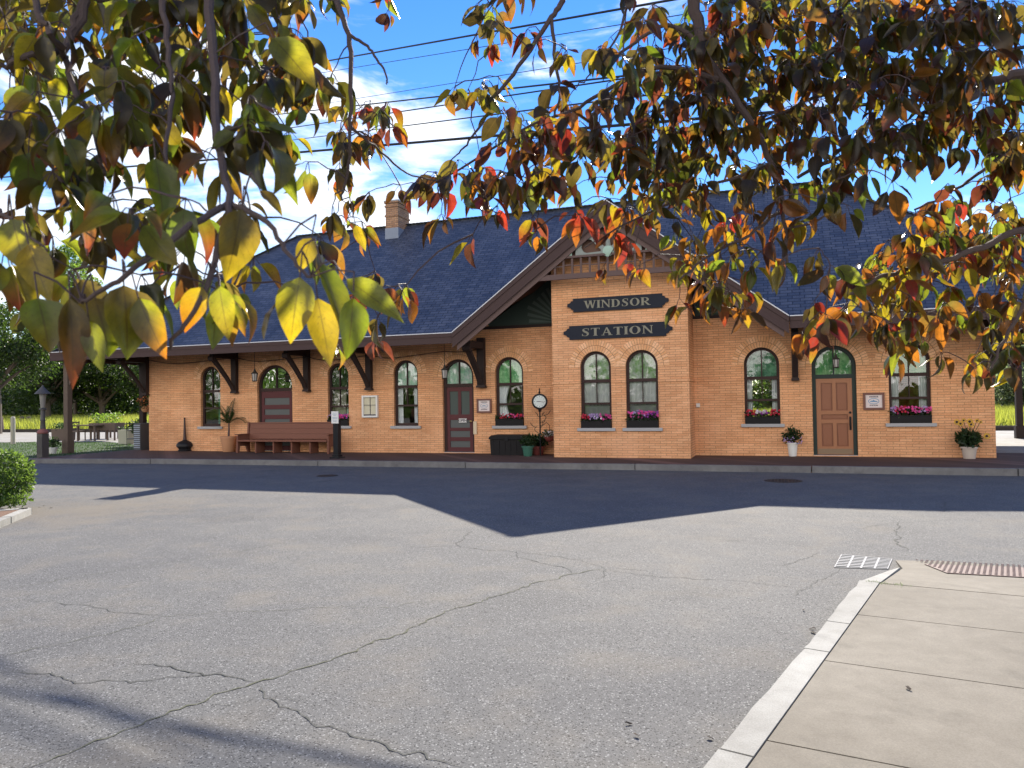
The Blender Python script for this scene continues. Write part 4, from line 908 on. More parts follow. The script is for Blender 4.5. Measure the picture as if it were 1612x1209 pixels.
flower_box(W['w6'], 0, 'black window box of red flowers under the window left of the clock', [('red', .5, (.15, .95)), ('pink', .25, (.5, 1))], 2, .15)
flower_box(TWIN['w7'], TY, 'black window box of mixed red, lilac and white petunias in the left bay window', [('red', .3, (0, .3)), ('lilac', .35, (.25, .7)), ('pink', .35, (.65, 1)), ('white', .1, (.1, .7))], 3)
flower_box(TWIN['w8'], TY, 'black window box heaped with bright magenta petunias in the right bay window', [('pink', .7, (.05, 1)), ('purple', .35, (.3, 1)), ('lilac', .15, (.2, .6))], 4, .24)
flower_box(W['w9'], 0, 'black window box with purple and white petunias between red ones, right of the bay', [('red', .35, (0, .3)), ('red', .3, (.72, 1)), ('purple', .4, (.3, .7)), ('white', .2, (.3, .62))], 5)
flower_box(W['w11'], 0, 'black window box of pink petunias beside the blue emblem plaque', [('pink', .75, (.1, 1)), ('lilac', .2, (0, .12)), ('lilac', .15, (.6, .9)), ('red', .3, (.1, .4))], 6, .21)

# ================================================================== THINGS ON THE PAVEMENT
def pot_prof(r0, r1, h, rim=.03): return [(r0, 0), (r0*1.02, .005), (r1-.01, h-rim*1.6), (r1+.012, h-rim*1.5), (r1+.016, h), (r1-.02, h), (r1-.03, h-.03)]
def bushy(t, c, rad, n, size, mat, droop=.0, name='leaves'):
    V, F = leaf_quads(blob(n, c, rad, .25), size, .5, droop); linkchild(np_mesh(name, V, F, mat), t)
def potted(px, py, label, r0, r1, h, mat, rad, n, size, lm, extra=None, sq=False, wy=None, name='potted_plant'):
    c = gp(px, py, .0) if wy is None else Vector((at(px, py, 1, wy).x, wy, 0)); t = thing(name, (c.x, c.y, 0), label, 'potted plant')
    build(MB().lathe(pot_prof(r0, r1, h), c, 28), 'pot', mat, t, True); build(MB().lathe([(r1-.032, h-.05), (r1-.032, h-.035)], c, 20), 'soil', SOIL, t)
    bushy(t, (c.x, c.y, h+rad[2]*.75), rad, n, size, lm)
    mb = MB()
    for k in range(7):
        a = random.uniform(0, 6.28); mb.tube([(c.x, c.y, h-.05), (c.x+rad[0]*.5*math.cos(a), c.y+rad[1]*.5*math.sin(a), h+rad[2]*1.2)], .006, 4)
    build(mb, 'stem', TWIG, t)
    if extra: extra(t, c, h)
    return t
potted(653, 712, 'dark bushy plant in a white pot left of the maroon door', .10, .14, .34, WHITEP, (.22, .2, .20), 420, .10, LF_POT)
def blueflow(t, c, h):
    mb = MB()
    for k in range(40):
        p = Vector((c.x+random.uniform(-.22, .25), c.y-.12+random.uniform(-.1, .05), h+random.uniform(-.02, .16))); mb.box(p.x-.012, p.x+.012, p.y-.01, p.y+.01, p.z-.012, p.z+.012)
    build(mb, 'lilac_flowers', PET['lilac'], t)
potted(1248, 718, 'dark bushy plant with trailing bluish flowers in a white pot left of the wooden door', .10, .145, .37, WHITEP, (.25, .22, .24), 520, .10, LF_POT, blueflow)
def sunfl(t, c, h):
    st_ = MB()
    for dx, dz, s in ((-.28, .62, .07), (-.13, .66, .05), (.0, .63, .075), (.03, .56, .07), (.16, .65, .05), (.24, .62, .04), (.36, .27, .075), (-.2, .58, .06)):
        mb = MB(); m2 = MB(); p = Vector((c.x+dx, c.y-.14, h+dz)); st_.tube([(c.x, c.y, h), (c.x+dx*.5, c.y-.08, h+dz*.6), (p.x, p.y+.02, p.z)], .007, 4)
        for k in range(12):
            a = k*PI/6; u = Vector((math.cos(a), -.25, math.sin(a))); v = Vector((-math.sin(a), 0, math.cos(a))); mb.add([p+u*s*.35, p+u*s*.8+v*s*.22, p+u*s*1.15, p+u*s*.8-v*s*.22], [(0, 1, 2, 3)])
        m2.lathe([(s*.42, 0), (s*.38, -.02), (s*.1, -.03)], p, 10, axis='y')
        hd_ = build(mb, 'sunflower_head', PET['yellow'], t); build(m2, 'flower_centre', SOIL, hd_)
    build(st_, 'flower_stalk', LF_POT, t)
potted(1526, 722, 'yellow sunflowers in a mottled stone pot near the right corner of the wall', .13, .18, .30, POTST, (.28, .24, .24), 560, .12, LF_POT, sunfl)
potted(831, 718, 'trailing plant in a green glazed pot at the end of the black chest', .12, .17, .30, GREENC, (.22, .2, .18), 380, .09, LF_POT)
potted(848, 716, 'leafy plant in a dark red pot under the pavement clock', .13, .18, .26, REDC, (.30, .24, .20), 480, .10, LF_POT)
# palm
c = gp(360, 711, 0); t = thing('potted_palm', (c.x, c.y, 0), 'palm in a terracotta pot left of the bench', 'potted plant')
build(MB().lathe(pot_prof(.19, .27, .55, .06), c, 32), 'pot', TERRA, t, True); build(MB().lathe([(.235, .50), (.235, .515)], c, 24), 'soil', SOIL, t)
mb = MB(); mb.tube([(c.x, c.y, .5), (c.x+.02, c.y, .8), (c.x+.02, c.y, 1.0)], [.04, .03, .025], 7); build(mb, 'stem', TWIG, t)
Vp, Fp = [], []; n0 = 0; r = np.random.default_rng(3)
for az_, ln, e0, dr_ in ((2.6, .75, 1.1, 1.2), (3.3, .7, .9, 1.6), (1.9, .85, 1.35, .5), (.4, .7, .9, 1.5), (0, .85, .75, 1.7), (5.6, .6, 1.2, .9), (4.5, .8, 1.3, .6), (1.2, .9, 1.45, .3), (5.0, .55, .8, 1.4), (3.8, .6, .5, 1.2)):
    p = np.array([c.x, c.y, .98]); m = 16
    for i in range(m):
        e = e0-dr_*(i/m)**1.3; d = np.array([math.cos(az_)*math.cos(e), math.sin(az_)*math.cos(e), math.sin(e)]); p = p+d*ln/m; s = np.cross(d, [0, 0, 1.]); s /= np.linalg.norm(s)
        for sg in (-1, 1):
            q = d*.55+s*sg*.8-np.array([0, 0, .15]); l_ = .20*math.sin(PI*(i+1.5)/(m+2))+.03; wv = d*.022
            Vp += [p, p+q*l_*.5+wv, p+q*l_, p+q*l_*.5-wv]; Fp += [(n0, n0+1, n0+2, n0+3)]; n0 += 4
linkchild(np_mesh('fronds', np.array(Vp), np.array(Fp), LF_POT), t)
# black round pot with a tall tapering spout
c = gp(291, 710, 0); t = thing('iron_pot', (c.x, c.y, 0), 'squat round black pot with a tall thin tapering neck against the wall', 'iron pot')
build(MB().lathe([(.20, .0), (.235, .01), (.235, .05), (.20, .06), (.22, .10), (.285, .17), (.285, .25), (.22, .33), (.09, .385), (.062, .41)], c, 32), 'body', BLACKM, t, True)
build(MB().lathe([(.062, .411), (.05, .52), (.036, .9), (.026, 1.16), (.034, 1.17), (.034, 1.20), (.02, 1.21)], c, 20), 'neck', M('red black iron', (.035, .014, .013), .45, .3, 8, .05), t, True)
# bench
x0, x1 = at(381, 690, 1, -.45).x, at(523, 690, 1, -.45).x; t = thing('bench', ((x0+x1)/2, -.4, 0), 'long red brown wooden station bench against the wall', 'bench')
mb = MB(); mb.box(x0+.05, x1-.05, -.70, -.16, .40, .44); mb.box(x0+.05, x1-.05, -.72, -.701, .385, .445); build(mb, 'seat', BENCHW, t)
mb = MB(); Mx = Matrix.Translation((0, -.14, .42)) @ Matrix.Rotation(math.radians(-8), 4, 'X')
for k in range(3): mb.box(x0+.06, x1-.06, -.02, .01, .03+k*.175, .20+k*.175, mat=Mx)
mb.box(x0+.03, x1-.03, -.035, .025, .556, .60, mat=Mx); build(mb, 'backrest', BENCHW, t)
for x in (x0, x1):
    P = [(-.72, 0), (-.62, 0), (-.58, .22), (-.26, .22), (-.16, 0), (-.06, 0), (-.06, .55), (-.03, 1.02), (-.11, 1.03), (-.15, .62), (-.60, .60), (-.70, .56)]
    e = build(plate_mesh(P, [], x-.03, x+.03, fn=lambda a, s, b: (s, a, b)), 'bench_end', BENCHW, t); build(MB().box(x-.06, x+.06, -.75, -.13, .605, .64), 'armrest', BENCHW, e)
for k in range(1, 5):
    x = x0+(x1-x0)*k/5; build(MB().box(x-.025, x+.025, -.66, -.20, 0, .398), 'support', BENCHW, t)
# black chest
x0, x1 = at(777, 700, 1, -.35).x, at(831, 700, 1, -.35).x; t = thing('storage_chest', ((x0+x1)/2, -.4, 0), 'black plastic storage chest on the pavement beside the green pot', 'storage chest')
mb = MB(); mb.prism([(x0+.03, .0), (x1-.03, .0), (x1, .47), (x0, .47)], -.66, -.14)
for k in range(6): xx = x0+.1+k*(x1-x0-.2)/5; mb.box(xx-.03, xx+.03, -.672, -.661, .05, .44)
build(mb, 'body', BLACKP, t)
mb = MB(); mb.prism([(x0-.02, .475), (x1+.02, .475), (x1+.02, .53), (x1-.06, .60), (x0+.06, .60), (x0-.02, .53)], -.70, -.10); build(mb, 'lid', BLACKP, t)
build(MB().box((x0+x1)/2-.05, (x0+x1)/2+.05, -.72, -.701, .44, .54), 'latch', BLACKM, t)
# pavement clock
c = gp(851, 717, 0); t = thing('pavement_clock', (c.x, c.y, 0), 'slim black post clock with scroll brackets in the corner of the bay', 'clock')
zc = at(851, 632, 1, c.y).z
build(MB().tube([(c.x, c.y, 0), (c.x, c.y, zc-.2)], .022, 10), 'post', BLACKM, t)
hd = MB(); hd.lathe([(.215, -.09), (.235, -.085), (.235, .085), (.215, .09)], (c.x, c.y, zc), 36, axis='y'); hd.lathe([(.02, .0), (.035, .04), (.012, .08), (.02, .11), (.004, .17)], (c.x, c.y, zc+.235), 12); hd.lathe([(.03, -.08), (.05, -.02), (.06, .0)], (c.x, c.y, zc-.23), 12)
vs = hd.v; hd.v = [tuple(Matrix.Translation(Vector((c.x, c.y, zc))) @ Matrix.Rotation(.28, 4, 'Z') @ (Vector(p)-Vector((c.x, c.y, zc)))) for p in vs]
H_ = build(hd, 'clock_case', BLACKM, t, True)
RM = Matrix.Translation(Vector((c.x, c.y, zc))) @ Matrix.Rotation(.28, 4, 'Z')
mb = MB(); mb.add([RM @ Vector((.18*math.cos(a), -.0925, .18*math.sin(a))) for a in np.linspace(0, 2*PI, 32, endpoint=False)], [tuple(range(32))]); build(mb, 'dial', CLKF, H_)
mb = MB()
for k in range(12): a = k*PI/6; mb.box(-.006, .006, -.095, -.0935, .135, .165, mat=RM @ Matrix.Rotation(a, 4, 'Y'))
build(mb, 'hour_mark', INKP, H_)
mb = MB(); mb.box(-.008, .008, -.097, -.0955, -.02, .09, mat=RM @ Matrix.Rotation(-1.6, 4, 'Y')); mb.box(-.006, .006, -.099, -.0975, -.02, .14, mat=RM @ Matrix.Rotation(1.75, 4, 'Y')); build(mb, 'clock_hand', INKP, H_)
mb = MB()
def scroll(sx, z, R_): mb.tube([(c.x+sx*(.02+R_*1.2*u+R_*.5*(1-u)*math.sin(9*u)), c.y, z+R_*1.1*math.sin(2.2*u)+R_*.4*u*math.sin(8*u)) for u in np.linspace(0, 1, 24)], .009, 5)
for sx, z, R_ in ((1, zc-.45, .10), (-1, zc-.45, .10), (1, zc-.62, .26), (-1, zc-.95, .24), (1, zc-.72, .12)): scroll(sx, z, R_)
mb.tube([(c.x, c.y, zc-.78), (c.x+.2, c.y-.02, zc-.62), (c.x+.30, c.y-.03, zc-.70), (c.x+.30, c.y-.03, zc-.85)], .009, 6); build(mb, 'scrollwork', BLACKM, t)
# hanging basket
hb = Vector((c.x+.30, c.y-.03, zc-1.02)); t2 = thing('hanging_basket', hb, 'small basket of white and yellow green flowers hung on the clock post', 'hanging basket')
build(MB().lathe([(.03, -.17), (.10, -.14), (.16, -.06), (.175, 0), (.16, 0)], hb, 20), 'basket', REDC, t2, True)
mb = MB()
for k in range(3): a = k*2.09; mb.tube([(hb.x+.16*math.cos(a), hb.y+.16*math.sin(a), hb.z), (hb.x, hb.y, hb.z+.17)], .004, 4)
build(mb, 'hanger', BLACKM, t2); bushy(t2, (hb.x, hb.y, hb.z+.06), (.25, .22, .13), 300, .07, LF_GREY)
V, F = leaf_quads(blob(70, (hb.x+.03, hb.y-.08, hb.z+.07), (.2, .16, .1), .5), .05, .9); linkchild(np_mesh('white_flowers', V, F, PET['white']), t2)

# ================================================================== PORCH END AND BEYOND (left)
# lamp post
c = Vector((-23.75, -3.3, 0)); c.x = at(67.5, 700, 1, c.y).x; t = thing('lamp_post', c, 'slim grey lamp post with conical cap on a red topped base at the kerb', 'lamp post'); zt = at(69, 606, 1, c.y).z
mb = MB(); mb.box(c.x-.125, c.x+.125, c.y-.125, c.y+.125, -.02, .78); 
for k in range(3):
    for s in (-1, 1): mb.box(c.x-.09+k*.09-.02, c.x-.09+k*.09+.02, c.y+s*.131-.005, c.y+s*.131+.005, .1, .7)
build(mb, 'base', LAMPG, t); build(MB().lathe([(.17, .785), (.19, .82), (.16, .88), (.11, .93), (.08, .95)], c, 18), 'base_cap', REDCAP, t, True)
build(MB().lathe([(.085, .951), (.07, 1.2), (.09, 1.23), (.075, 1.26), (.062, zt-.85), (.11, zt-.83), (.11, zt-.79), (.07, zt-.77)], c, 14), 'pole', LAMPG, t, True)
build(MB().lathe([(.065, zt-.765), (.10, zt-.3)], c, 12), 'lantern_glass', M('clouded lamp glass', (.20, .19, .17), .3, .1, 5, 0), t, True)
build(MB().lathe([(.25, zt-.30), (.23, zt-.27), (.11, zt-.14), (.04, zt-.06), (.02, zt)], c, 18), 'lamp_cap', LAMPG, t, True)
potted(83, 714, 'small white pot of foliage at the foot of the porch corner post', .10, .16, .22, WHITEP, (.24, .22, .22), 300, .09, LF_POT, name='potted_plant')
# furniture on the platform end, seen dark against the sun
def table(c, wx, wy, h, label, rot=0.):
    t = thing('table', c, label, 'table', 'tables on the platform end'); build(MB().box(c.x-wx/2, c.x+wx/2, c.y-wy/2, c.y+wy/2, h-.05, h), 'tabletop', OLDW, t)
    for sx in (-1, 1):
        for sy in (-1, 1): x, y = c.x+sx*(wx/2-.08), c.y+sy*(wy/2-.08); build(MB().box(x-.035, x+.035, y-.035, y+.035, -.004, h-.052), 'leg', OLDW, t)
def chair(c, label, rz=0.):
    t = thing('chair', c, label, 'chair', 'chairs on the platform end'); Mx = Matrix.Translation(c) @ Matrix.Rotation(rz, 4, 'Z')
    build(MB().box(-.22, .22, -.22, .22, .44, .48, mat=Mx), 'seat', OLDW, t)
    for sx in (-1, 1):
        build(MB().box(sx*.2-.02, sx*.2+.02, -.21, -.17, .0, .438, mat=Mx), 'leg', OLDW, t); build(MB().box(sx*.2-.02, sx*.2+.02, .17, .21, .0, .438, mat=Mx), 'leg', OLDW, t)
    mb = MB(); mb.box(-.22, -.18, .19, .23, .482, .95, mat=Mx); mb.box(.18, .22, .19, .23, .482, .95, mat=Mx)
    for z in (.56, .70, .86): mb.box(-.179, .179, .2, .22, z, z+.06, mat=Mx)
    build(mb, 'backrest', OLDW, t)
def trough(c, wx, wy, h, label, lm=LF_POT, mat=OLDW, n=500, hh=.22, lift=0.):
    t = thing('planter', c, label, 'planter', 'planters on the platform end'); mb = MB(); z = c.z+lift
    mb.prism([(c.x-wx/2+.03, z), (c.x+wx/2-.03, z), (c.x+wx/2, z+h), (c.x-wx/2, z+h)], c.y-wy/2, c.y+wy/2)
    if lift:
        for sx in (-1, 1):
            for sy in (-1, 1): mb.box(c.x+sx*(wx/2-.08)-.03, c.x+sx*(wx/2-.08)+.03, c.y+sy*(wy/2-.06)-.03, c.y+sy*(wy/2-.06)+.03, c.z, z)
    build(mb, 'box', mat, t)
    V, F = leaf_quads(np.c_[rng.uniform(c.x-wx/2, c.x+wx/2, n), rng.uniform(c.y-wy/2, c.y+wy/2, n), z+h+rng.uniform(-.02, hh, n)], .12, .5, -.4); linkchild(np_mesh('leaves', V, F, lm), t)
def pf(px, Y): p = at(px, 690, 1, Y); return Vector((p.x, Y, 0))
table(pf(146, 6.2), 1.25, .9, .78, 'dark timber table next to a slat chair on the platform end'); chair(pf(124, 6.2), 'dark slat back chair at the left end of the timber table', 1.57)
chair(pf(160, 7.4), 'dark chair half hidden behind the timber table', -2.4)
trough(pf(168, 6.6), 1.7, .6, .35, 'raised dark timber planter with tall bright leaves beside the tables', LF_LIT, OLDW, 420, .45, .5)
table(pf(180, 8.4), 1.5, .9, .76, 'low dark table behind the raised planter')
trough(pf(100, 6.4), .95, .6, .58, 'square dark tub of foliage at the lawn edge, left of the chair', LF_POT, OLDW, 300, .25)
trough(pf(201, 3.9), .6, .5, .62, 'beige box planter at the foot of the porch post', LF_POT, BEIGE, 60, .1)
# dark metal rack with planters by the corner
c = pf(222, 2.6); c.x = at(221, 690, 1, 2.6).x; t = thing('plant_stand', c, 'black metal plant stand crowded with foliage at the left wall corner', 'plant stand'); mb = MB()
for z in (.28, .62, .92): mb.box(c.x-.55, c.x+.45, c.y-.2, c.y+.2, z, z+.03)
for sx in (-.53, .43):
    for sy in (-.19, .19): mb.tube([(c.x+sx, c.y+sy, 0), (c.x+sx, c.y+sy, 1.0)], .016, 5)
build(mb, 'rack', BLACKM, t); bushy(t, (c.x-.05, c.y, .8), (.5, .25, .35), 420, .12, LF_POT)
# louvred unit and hanging flowers at the wall corner
c = Vector((at(227.5, 700, 1, .55).x, .55, 0)); t = thing('louvred_box', c, 'grey louvred box standing against the left end wall', 'louvred box'); h = 1.0
build(MB().box(c.x-.17, c.x+.16, c.y-.35, c.y+.35, 0, h), 'casing', M('dark grey casing', (.06, .065, .075), .5, .2, 6), t); mb = MB()
for k in range(12): mb.box(c.x-.15, c.x+.14, c.y-.365, c.y-.351, .08+k*.075, .115+k*.075)
build(mb, 'louvre', M('pale blue grey louvres', (.26, .30, .36), .5, .2, 6), t)
c = Vector((at(229, 640, 1, 1.1).x, 1.1, at(229, 640, 1, 1.1).z)); t = thing('hanging_plant', c, 'hanging pot of reddish flowers and trailing stems at the left wall corner', 'hanging plant')
build(MB().lathe([(.08, -.22), (.14, -.15), (.17, 0), (.15, 0)], c, 16), 'pot', TERRA, t, True); bushy(t, (c.x, c.y, c.z+.1), (.3, .3, .28), 350, .1, LF_POT)
V, F = leaf_quads(blob(90, (c.x, c.y-.1, c.z+.2), (.28, .2, .2), .4), .07, .8); linkchild(np_mesh('orange_flowers', V, F, leafmat('orange petals', (.5, .16, .05), (.5, .16, .05), .3)), t)
mb = MB(); mb.tube([(c.x, c.y, c.z), (c.x, c.y, EZ-.1)], .006, 4); build(mb, 'hanger', BLACKM, t)
# posts at the lawn and meadow edge
def mpost(px, pyb, pyt, z, rad, mat, label, lean=0.):
    b = gp(px, pyb, z); s = (b-CAM).dot(Fv)/CF; h = (pyb-pyt)*s; t = thing('timber_post', b, label, 'post', 'timber posts along the meadow')
    mb = MB(); mb.tube([(b.x, b.y, b.z-.1), (b.x+lean*h, b.y, b.z+h-.05), (b.x+lean*h, b.y, b.z+h)], [rad, rad*.95, rad*.6], 10); build(mb, 'shaft', mat, t)
    build(MB().lathe([(rad*.62, h+.001), (rad*.5, h+.02)], (b.x+lean*h, b.y, b.z), 10), 'post_top', mat, t)
mpost(20.5, 699, 656, -.01, .10, PALEW, 'tall pale post between the lawn and the path'); mpost(34.5, 672, 656, -.05, .20, OLDW, 'dark squat post in the meadow, nearer the pale post'); mpost(45, 672, 656, -.05, .20, OLDW, 'dark squat post in the meadow, nearer the lamp post'); mpost(2, 679, 656, -.05, .20, OLDW, 'dark leaning post at the far left edge of the meadow', -.12)

# planting bed with a round bush, lower left
k0, k1 = gp(0, 822, -.06), gp(54, 800, -.06); kd = (k1-k0).normalized(); kn = Vector((-kd.y, kd.x, 0)); t = thing('planting_bed', k1, 'planting bed of bark mulch edged with pale granite kerbstones', 'planting bed')
far_ = gp(40, 790, -.06); back = k1 + (far_-k1).normalized()*.9
kp = [k0-kd*2.5, k1-kd*.12, k1+kn*.10+kd*.02, k1+kn*.55-kd*.10, k1+kn*1.3-kd*.5, k1+kn*2.4-kd*1.6, k1+kn*3.2-kd*3.5]
mb = MB(); cxb = k0 + kn*1.5 - kd*1.5
for a, b in zip(kp, kp[1:]):
    n = max(1, round((b-a).length/1.1))
    for i in range(n):
        p, q_ = a.lerp(b, i/n+.006), a.lerp(b, (i+1)/n-.006); p = Vector((p.x, p.y, 0)); q_ = Vector((q_.x, q_.y, 0)); d = (q_-p).normalized(); nn = Vector((-d.y, d.x, 0))*.15
        P = [p, q_, q_+nn, p+nn]; mb.add([(v.x, v.y, -.3) for v in P]+[(v.x, v.y, -.045) for v in P], [(3, 2, 1, 0), (4, 5, 6, 7)]+[(k, (k+1) % 4, (k+1) % 4+4, k+4) for k in range(4)])
build(mb, 'kerbstone', GRAN, t)
mb = MB(); In = [(p.x, p.y) for p in [kp[0]+kn*.14, kp[1]+kn*.14, kp[2]-kd*.13+kn*.02, kp[3]-kd*.14, kp[4]-kd*.16, kp[5]-kd*.16, kp[6]]]; n = len(In); mb.add([(x, y, -.055) for x, y in In], [tuple(range(n))]); build(mb, 'mulch', MULCH, t)
cb_ = dep(-8, 766, (k1-CAM).dot(Fv)+.55); t = thing('round_bush', (cb_.x, cb_.y, -.05), 'clipped bright green bush in the planting bed at the left edge', 'bush'); rr = .62
V, F = leaf_quads(np.vstack([blob(4200, (cb_.x, cb_.y, .42), (rr, rr, .50), .72), blob(900, (cb_.x, cb_.y, .38), (rr*.7, rr*.7, .42), .2)]), .075, .5); linkchild(np_mesh('leaves', V, F, LF_BUSH), t)
V, F = leaf_quads(blob(350, (cb_.x+.62, cb_.y-.1, .06), (.28, .26, .14), .2), .09, .3, -.6); linkchild(np_mesh('low_shoots', V, F, LF_BUSH), t)
mb = MB()
for k in range(9): a = k*.7; mb.tube([(cb_.x+.08*math.cos(a), cb_.y+.08*math.sin(a), -.06), (cb_.x+.4*math.cos(a), cb_.y+.4*math.sin(a), .4)], .012, 5)
build(mb, 'stem', TWIG, t)
# litter on the road: a few dead leaves and mulch crumbs
for i, (x, y) in enumerate(((1265, 961), (1279, 990), (1280, 996), (1002, 1159), (990, 1140), (1430, 1085), (1118, 1163), (70, 797), (62, 799), (80, 800))):
    z = -.146 if x < 1400 else ZS+.002; p = gp(x, y, z); n = 7; r_ = random.uniform(.012, .022); a0 = random.uniform(0, 6)
    mb = MB(); vs = [p+Vector((0, 0, .012))] + [p+Vector((r_*1.6*math.cos(a0)*math.cos(k*2*PI/n)-r_*.6*math.sin(a0)*math.sin(k*2*PI/n), r_*1.6*math.sin(a0)*math.cos(k*2*PI/n)+r_*.6*math.cos(a0)*math.sin(k*2*PI/n), random.uniform(.001, .014))) for k in range(n)]
    mb.add(vs, [(0, 1+k, 1+(k+1) % n) for k in range(n)]); o = mb.build('fallen_leaf', SOIL)
    tag(o, 'small dark curled dead leaf lying on the ground', 'leaf', 'dead leaves scattered on the ground')

# ================================================================== MEADOW GRASS, LAWN BLADES
def blades(name, n, sampler, h, wd, mat):
    P = sampler(n); n = len(P); a = rng.uniform(0, 2*PI, n); H = h*rng.uniform(.5, 1.25, n); s = np.c_[np.cos(a), np.sin(a), np.zeros(n)]*wd/2; ln = rng.normal(size=(n, 3))*.22; ln[:, 2] = 1
    V = np.stack([P-s, P+s, P+ln*H[:, None]], 1).reshape(-1, 3); F = np.arange(3*n).reshape(-1, 3); o = np_mesh(name, V, F, mat); return tag(o, kind='stuff')
def wedge(px0, px1, y0, y1, z):
    def f(n):
        Y = y0+(y1-y0)*rng.random(n)**.8; pxv = rng.uniform(px0, px1, n); out = []
        for yy, pp in zip(Y, pxv): q = at(float(pp), 650, 1, float(yy)); out.append((q.x, yy, z))
        return np.array(out)
    return f
blades('meadow_grass', 26000, wedge(-60, 245, 20.5, 52, -.06), .8, .07, LF_GRASS)
blades('meadow_grass', 16000, wedge(1470, 1720, 20.5, 60, -.06), .8, .06, LF_GRASS)
blades('meadow_grass', 6000, lambda n: np.c_[rng.uniform(-2.6, 1.2, n), rng.uniform(20.5, 40, n), np.full(n, -.06)], .75, .05, LF_GRASS)
def lawn_s(n):
    P = np.c_[rng.uniform(-44, -23.35, n), rng.uniform(-9, 5.2, n), np.full(n, -.022)]
    x, y = P[:, 0], P[:, 1]; ok = (y > np.interp(x, [-44, -32, -24.5, -23.3], [-8, -5.5, -3.98, -3.72])) & (y < np.interp(x, [-46, -30.2, -23.3], [3.2, 5.3, 1.8])); return P[ok]
blades('lawn_grass', 26000, lawn_s, .07, .02, LF_TURF)
q = gp(1410, 903, -.03)
blades('kerb_weeds', 110, lambda n: np.c_[[list(gp(1368+150*rng.random()**2.2, 0, 0))[:0] or list(along(LEN+rng.normal()*.02, .10-rng.random()**1.8*.35, -.045)) for _ in range(n)]], .035, .008, LF_GREY)

# ================================================================== TREES BEHIND THE STATION
def tree(px, Y, top_py, rad, trunk_h, mat, n, lsize, label, seed, flat=1.0, z0=-.05):
    global rng
    b = at(px, 650, 1, Y); base = Vector((b.x, Y, z0)); ht = at(px, top_py, 1, Y).z; r = np.random.default_rng(seed)
    t = thing('broadleaf_tree', base, label, 'tree', 'trees beyond the meadow')
    mb = MB(); mb.tube([base, base+Vector((.1, 0, trunk_h)), base+Vector((-.1, 0, ht*.8))], [rad*.07, rad*.05, .04], 9); cs = []; zc = (ht+trunk_h)/2; hz = (ht-trunk_h)/2
    for k in range(26):
        d = r.normal(size=3); d /= np.linalg.norm(d); q = r.uniform(.45, .86); c = np.array([base.x+d[0]*rad*q, Y+d[1]*rad*q, zc+d[2]*hz*q*.95]); cs.append(c)
    for c in cs[::2]: s = base+Vector((0, 0, trunk_h+(c[2]-trunk_h)*.35)); mb.tube([s, s.lerp(Vector(c), .5)+Vector((0, 0, .2)), Vector(c)], [rad*.03, rad*.018, .02], 5)
    build(mb, 'trunk', TRUNKM, t)
    P = []
    for c in cs: rr = rad*r.uniform(.24, .40); P.append(blob(int(n/26), c, (rr, rr, rr*.7*flat), .3))
    V, F = leaf_quads(np.vstack(P), lsize, .6, .2); linkchild(np_mesh('crown', V, F, mat), t)
tree(118, 50, 368, 4.8, .6, LF_LIT, 17000, .30, 'bright green sunlit tree rising above the porch roof at left', 1)
tree(-5, 13.5, 455, 4.4, 1.9, LF_DARK, 12000, .22, 'large dark spreading tree at the far left beside the lawn', 2)
tree(75, 41, 478, 6.4, .3, LF_DARK, 13000, .33, 'dark low branched tree behind the lamp post', 3)
tree(160, 46, 488, 7.0, .3, LF_DARK, 14000, .35, 'dark broad tree behind the platform tables', 4)
tree(235, 44, 470, 6.0, .3, LF_DARK, 9000, .32, 'dark tree showing past the left wall corner', 5)
tree(150, 62, 480, 8.0, .0, LF_DARK, 7000, .45, 'dark thicket tree filling the gap beyond the meadow', 6)
tree(20, 60, 470, 9.0, .0, LF_DARK, 8000, .45, 'dark wide tree at the back of the meadow', 7)
tree(1580, 60, 330, 9.0, .2, LF_GREY, 12000, .42, 'tall grey green tree seen through the leaves above the right wall corner', 8)
tree(1625, 42, 520, 4.5, .0, LF_GREY, 8000, .26, 'grey green shrubby tree at the right edge behind the meadow', 9)
tree(1560, 70, 430, 8.0, .0, LF_DARK, 8000, .45, 'dark tree behind the right end of the roof', 10)
tree(1215, 46, 560, 5.0, .0, LF_DARK, 7000, .32, 'dark tree behind the station, seen through the window left of the wooden door', 12)
V, F = leaf_quads(np.array([list(at(float(p), 650, 1, float(y)))[:2]+[z] for p, y, z in zip(rng.uniform(-60, 250, 12000), rng.uniform(50, 56, 12000), rng.random(12000)**.9*5.5)]), .48, .65); tag(np_mesh('undergrowth', V, F, LF_DARK), kind='stuff')
n = 30000; X = rng.uniform(-190, 60, n); hgt = 3.5+2.5*np.sin(X*.21)+1.5*np.sin(X*.57+1)
V, F = leaf_quads(np.c_[X, rng.uniform(66, 76, n), rng.random(n)**.8*np.maximum(hgt, 1.5)-.3], .75, .65); tag(np_mesh('far_wood', V, F, LF_DARK), kind='stuff')
n = 26000; X = rng.uniform(-110, 70, n); hgt = 4.7+2.2*np.sin(X*.33)+2.2*np.sin(X*.83+2)+5*(X < -42)       # the wood across the street, behind the photographer, that the windows mirror
V, F = leaf_quads(np.c_[X, rng.uniform(-62, -54, n), rng.random(n)**.8*np.maximum(hgt, 2)-.3], .8, .65); tag(np_mesh('far_wood', V, F, LF_LIT), kind='stuff')

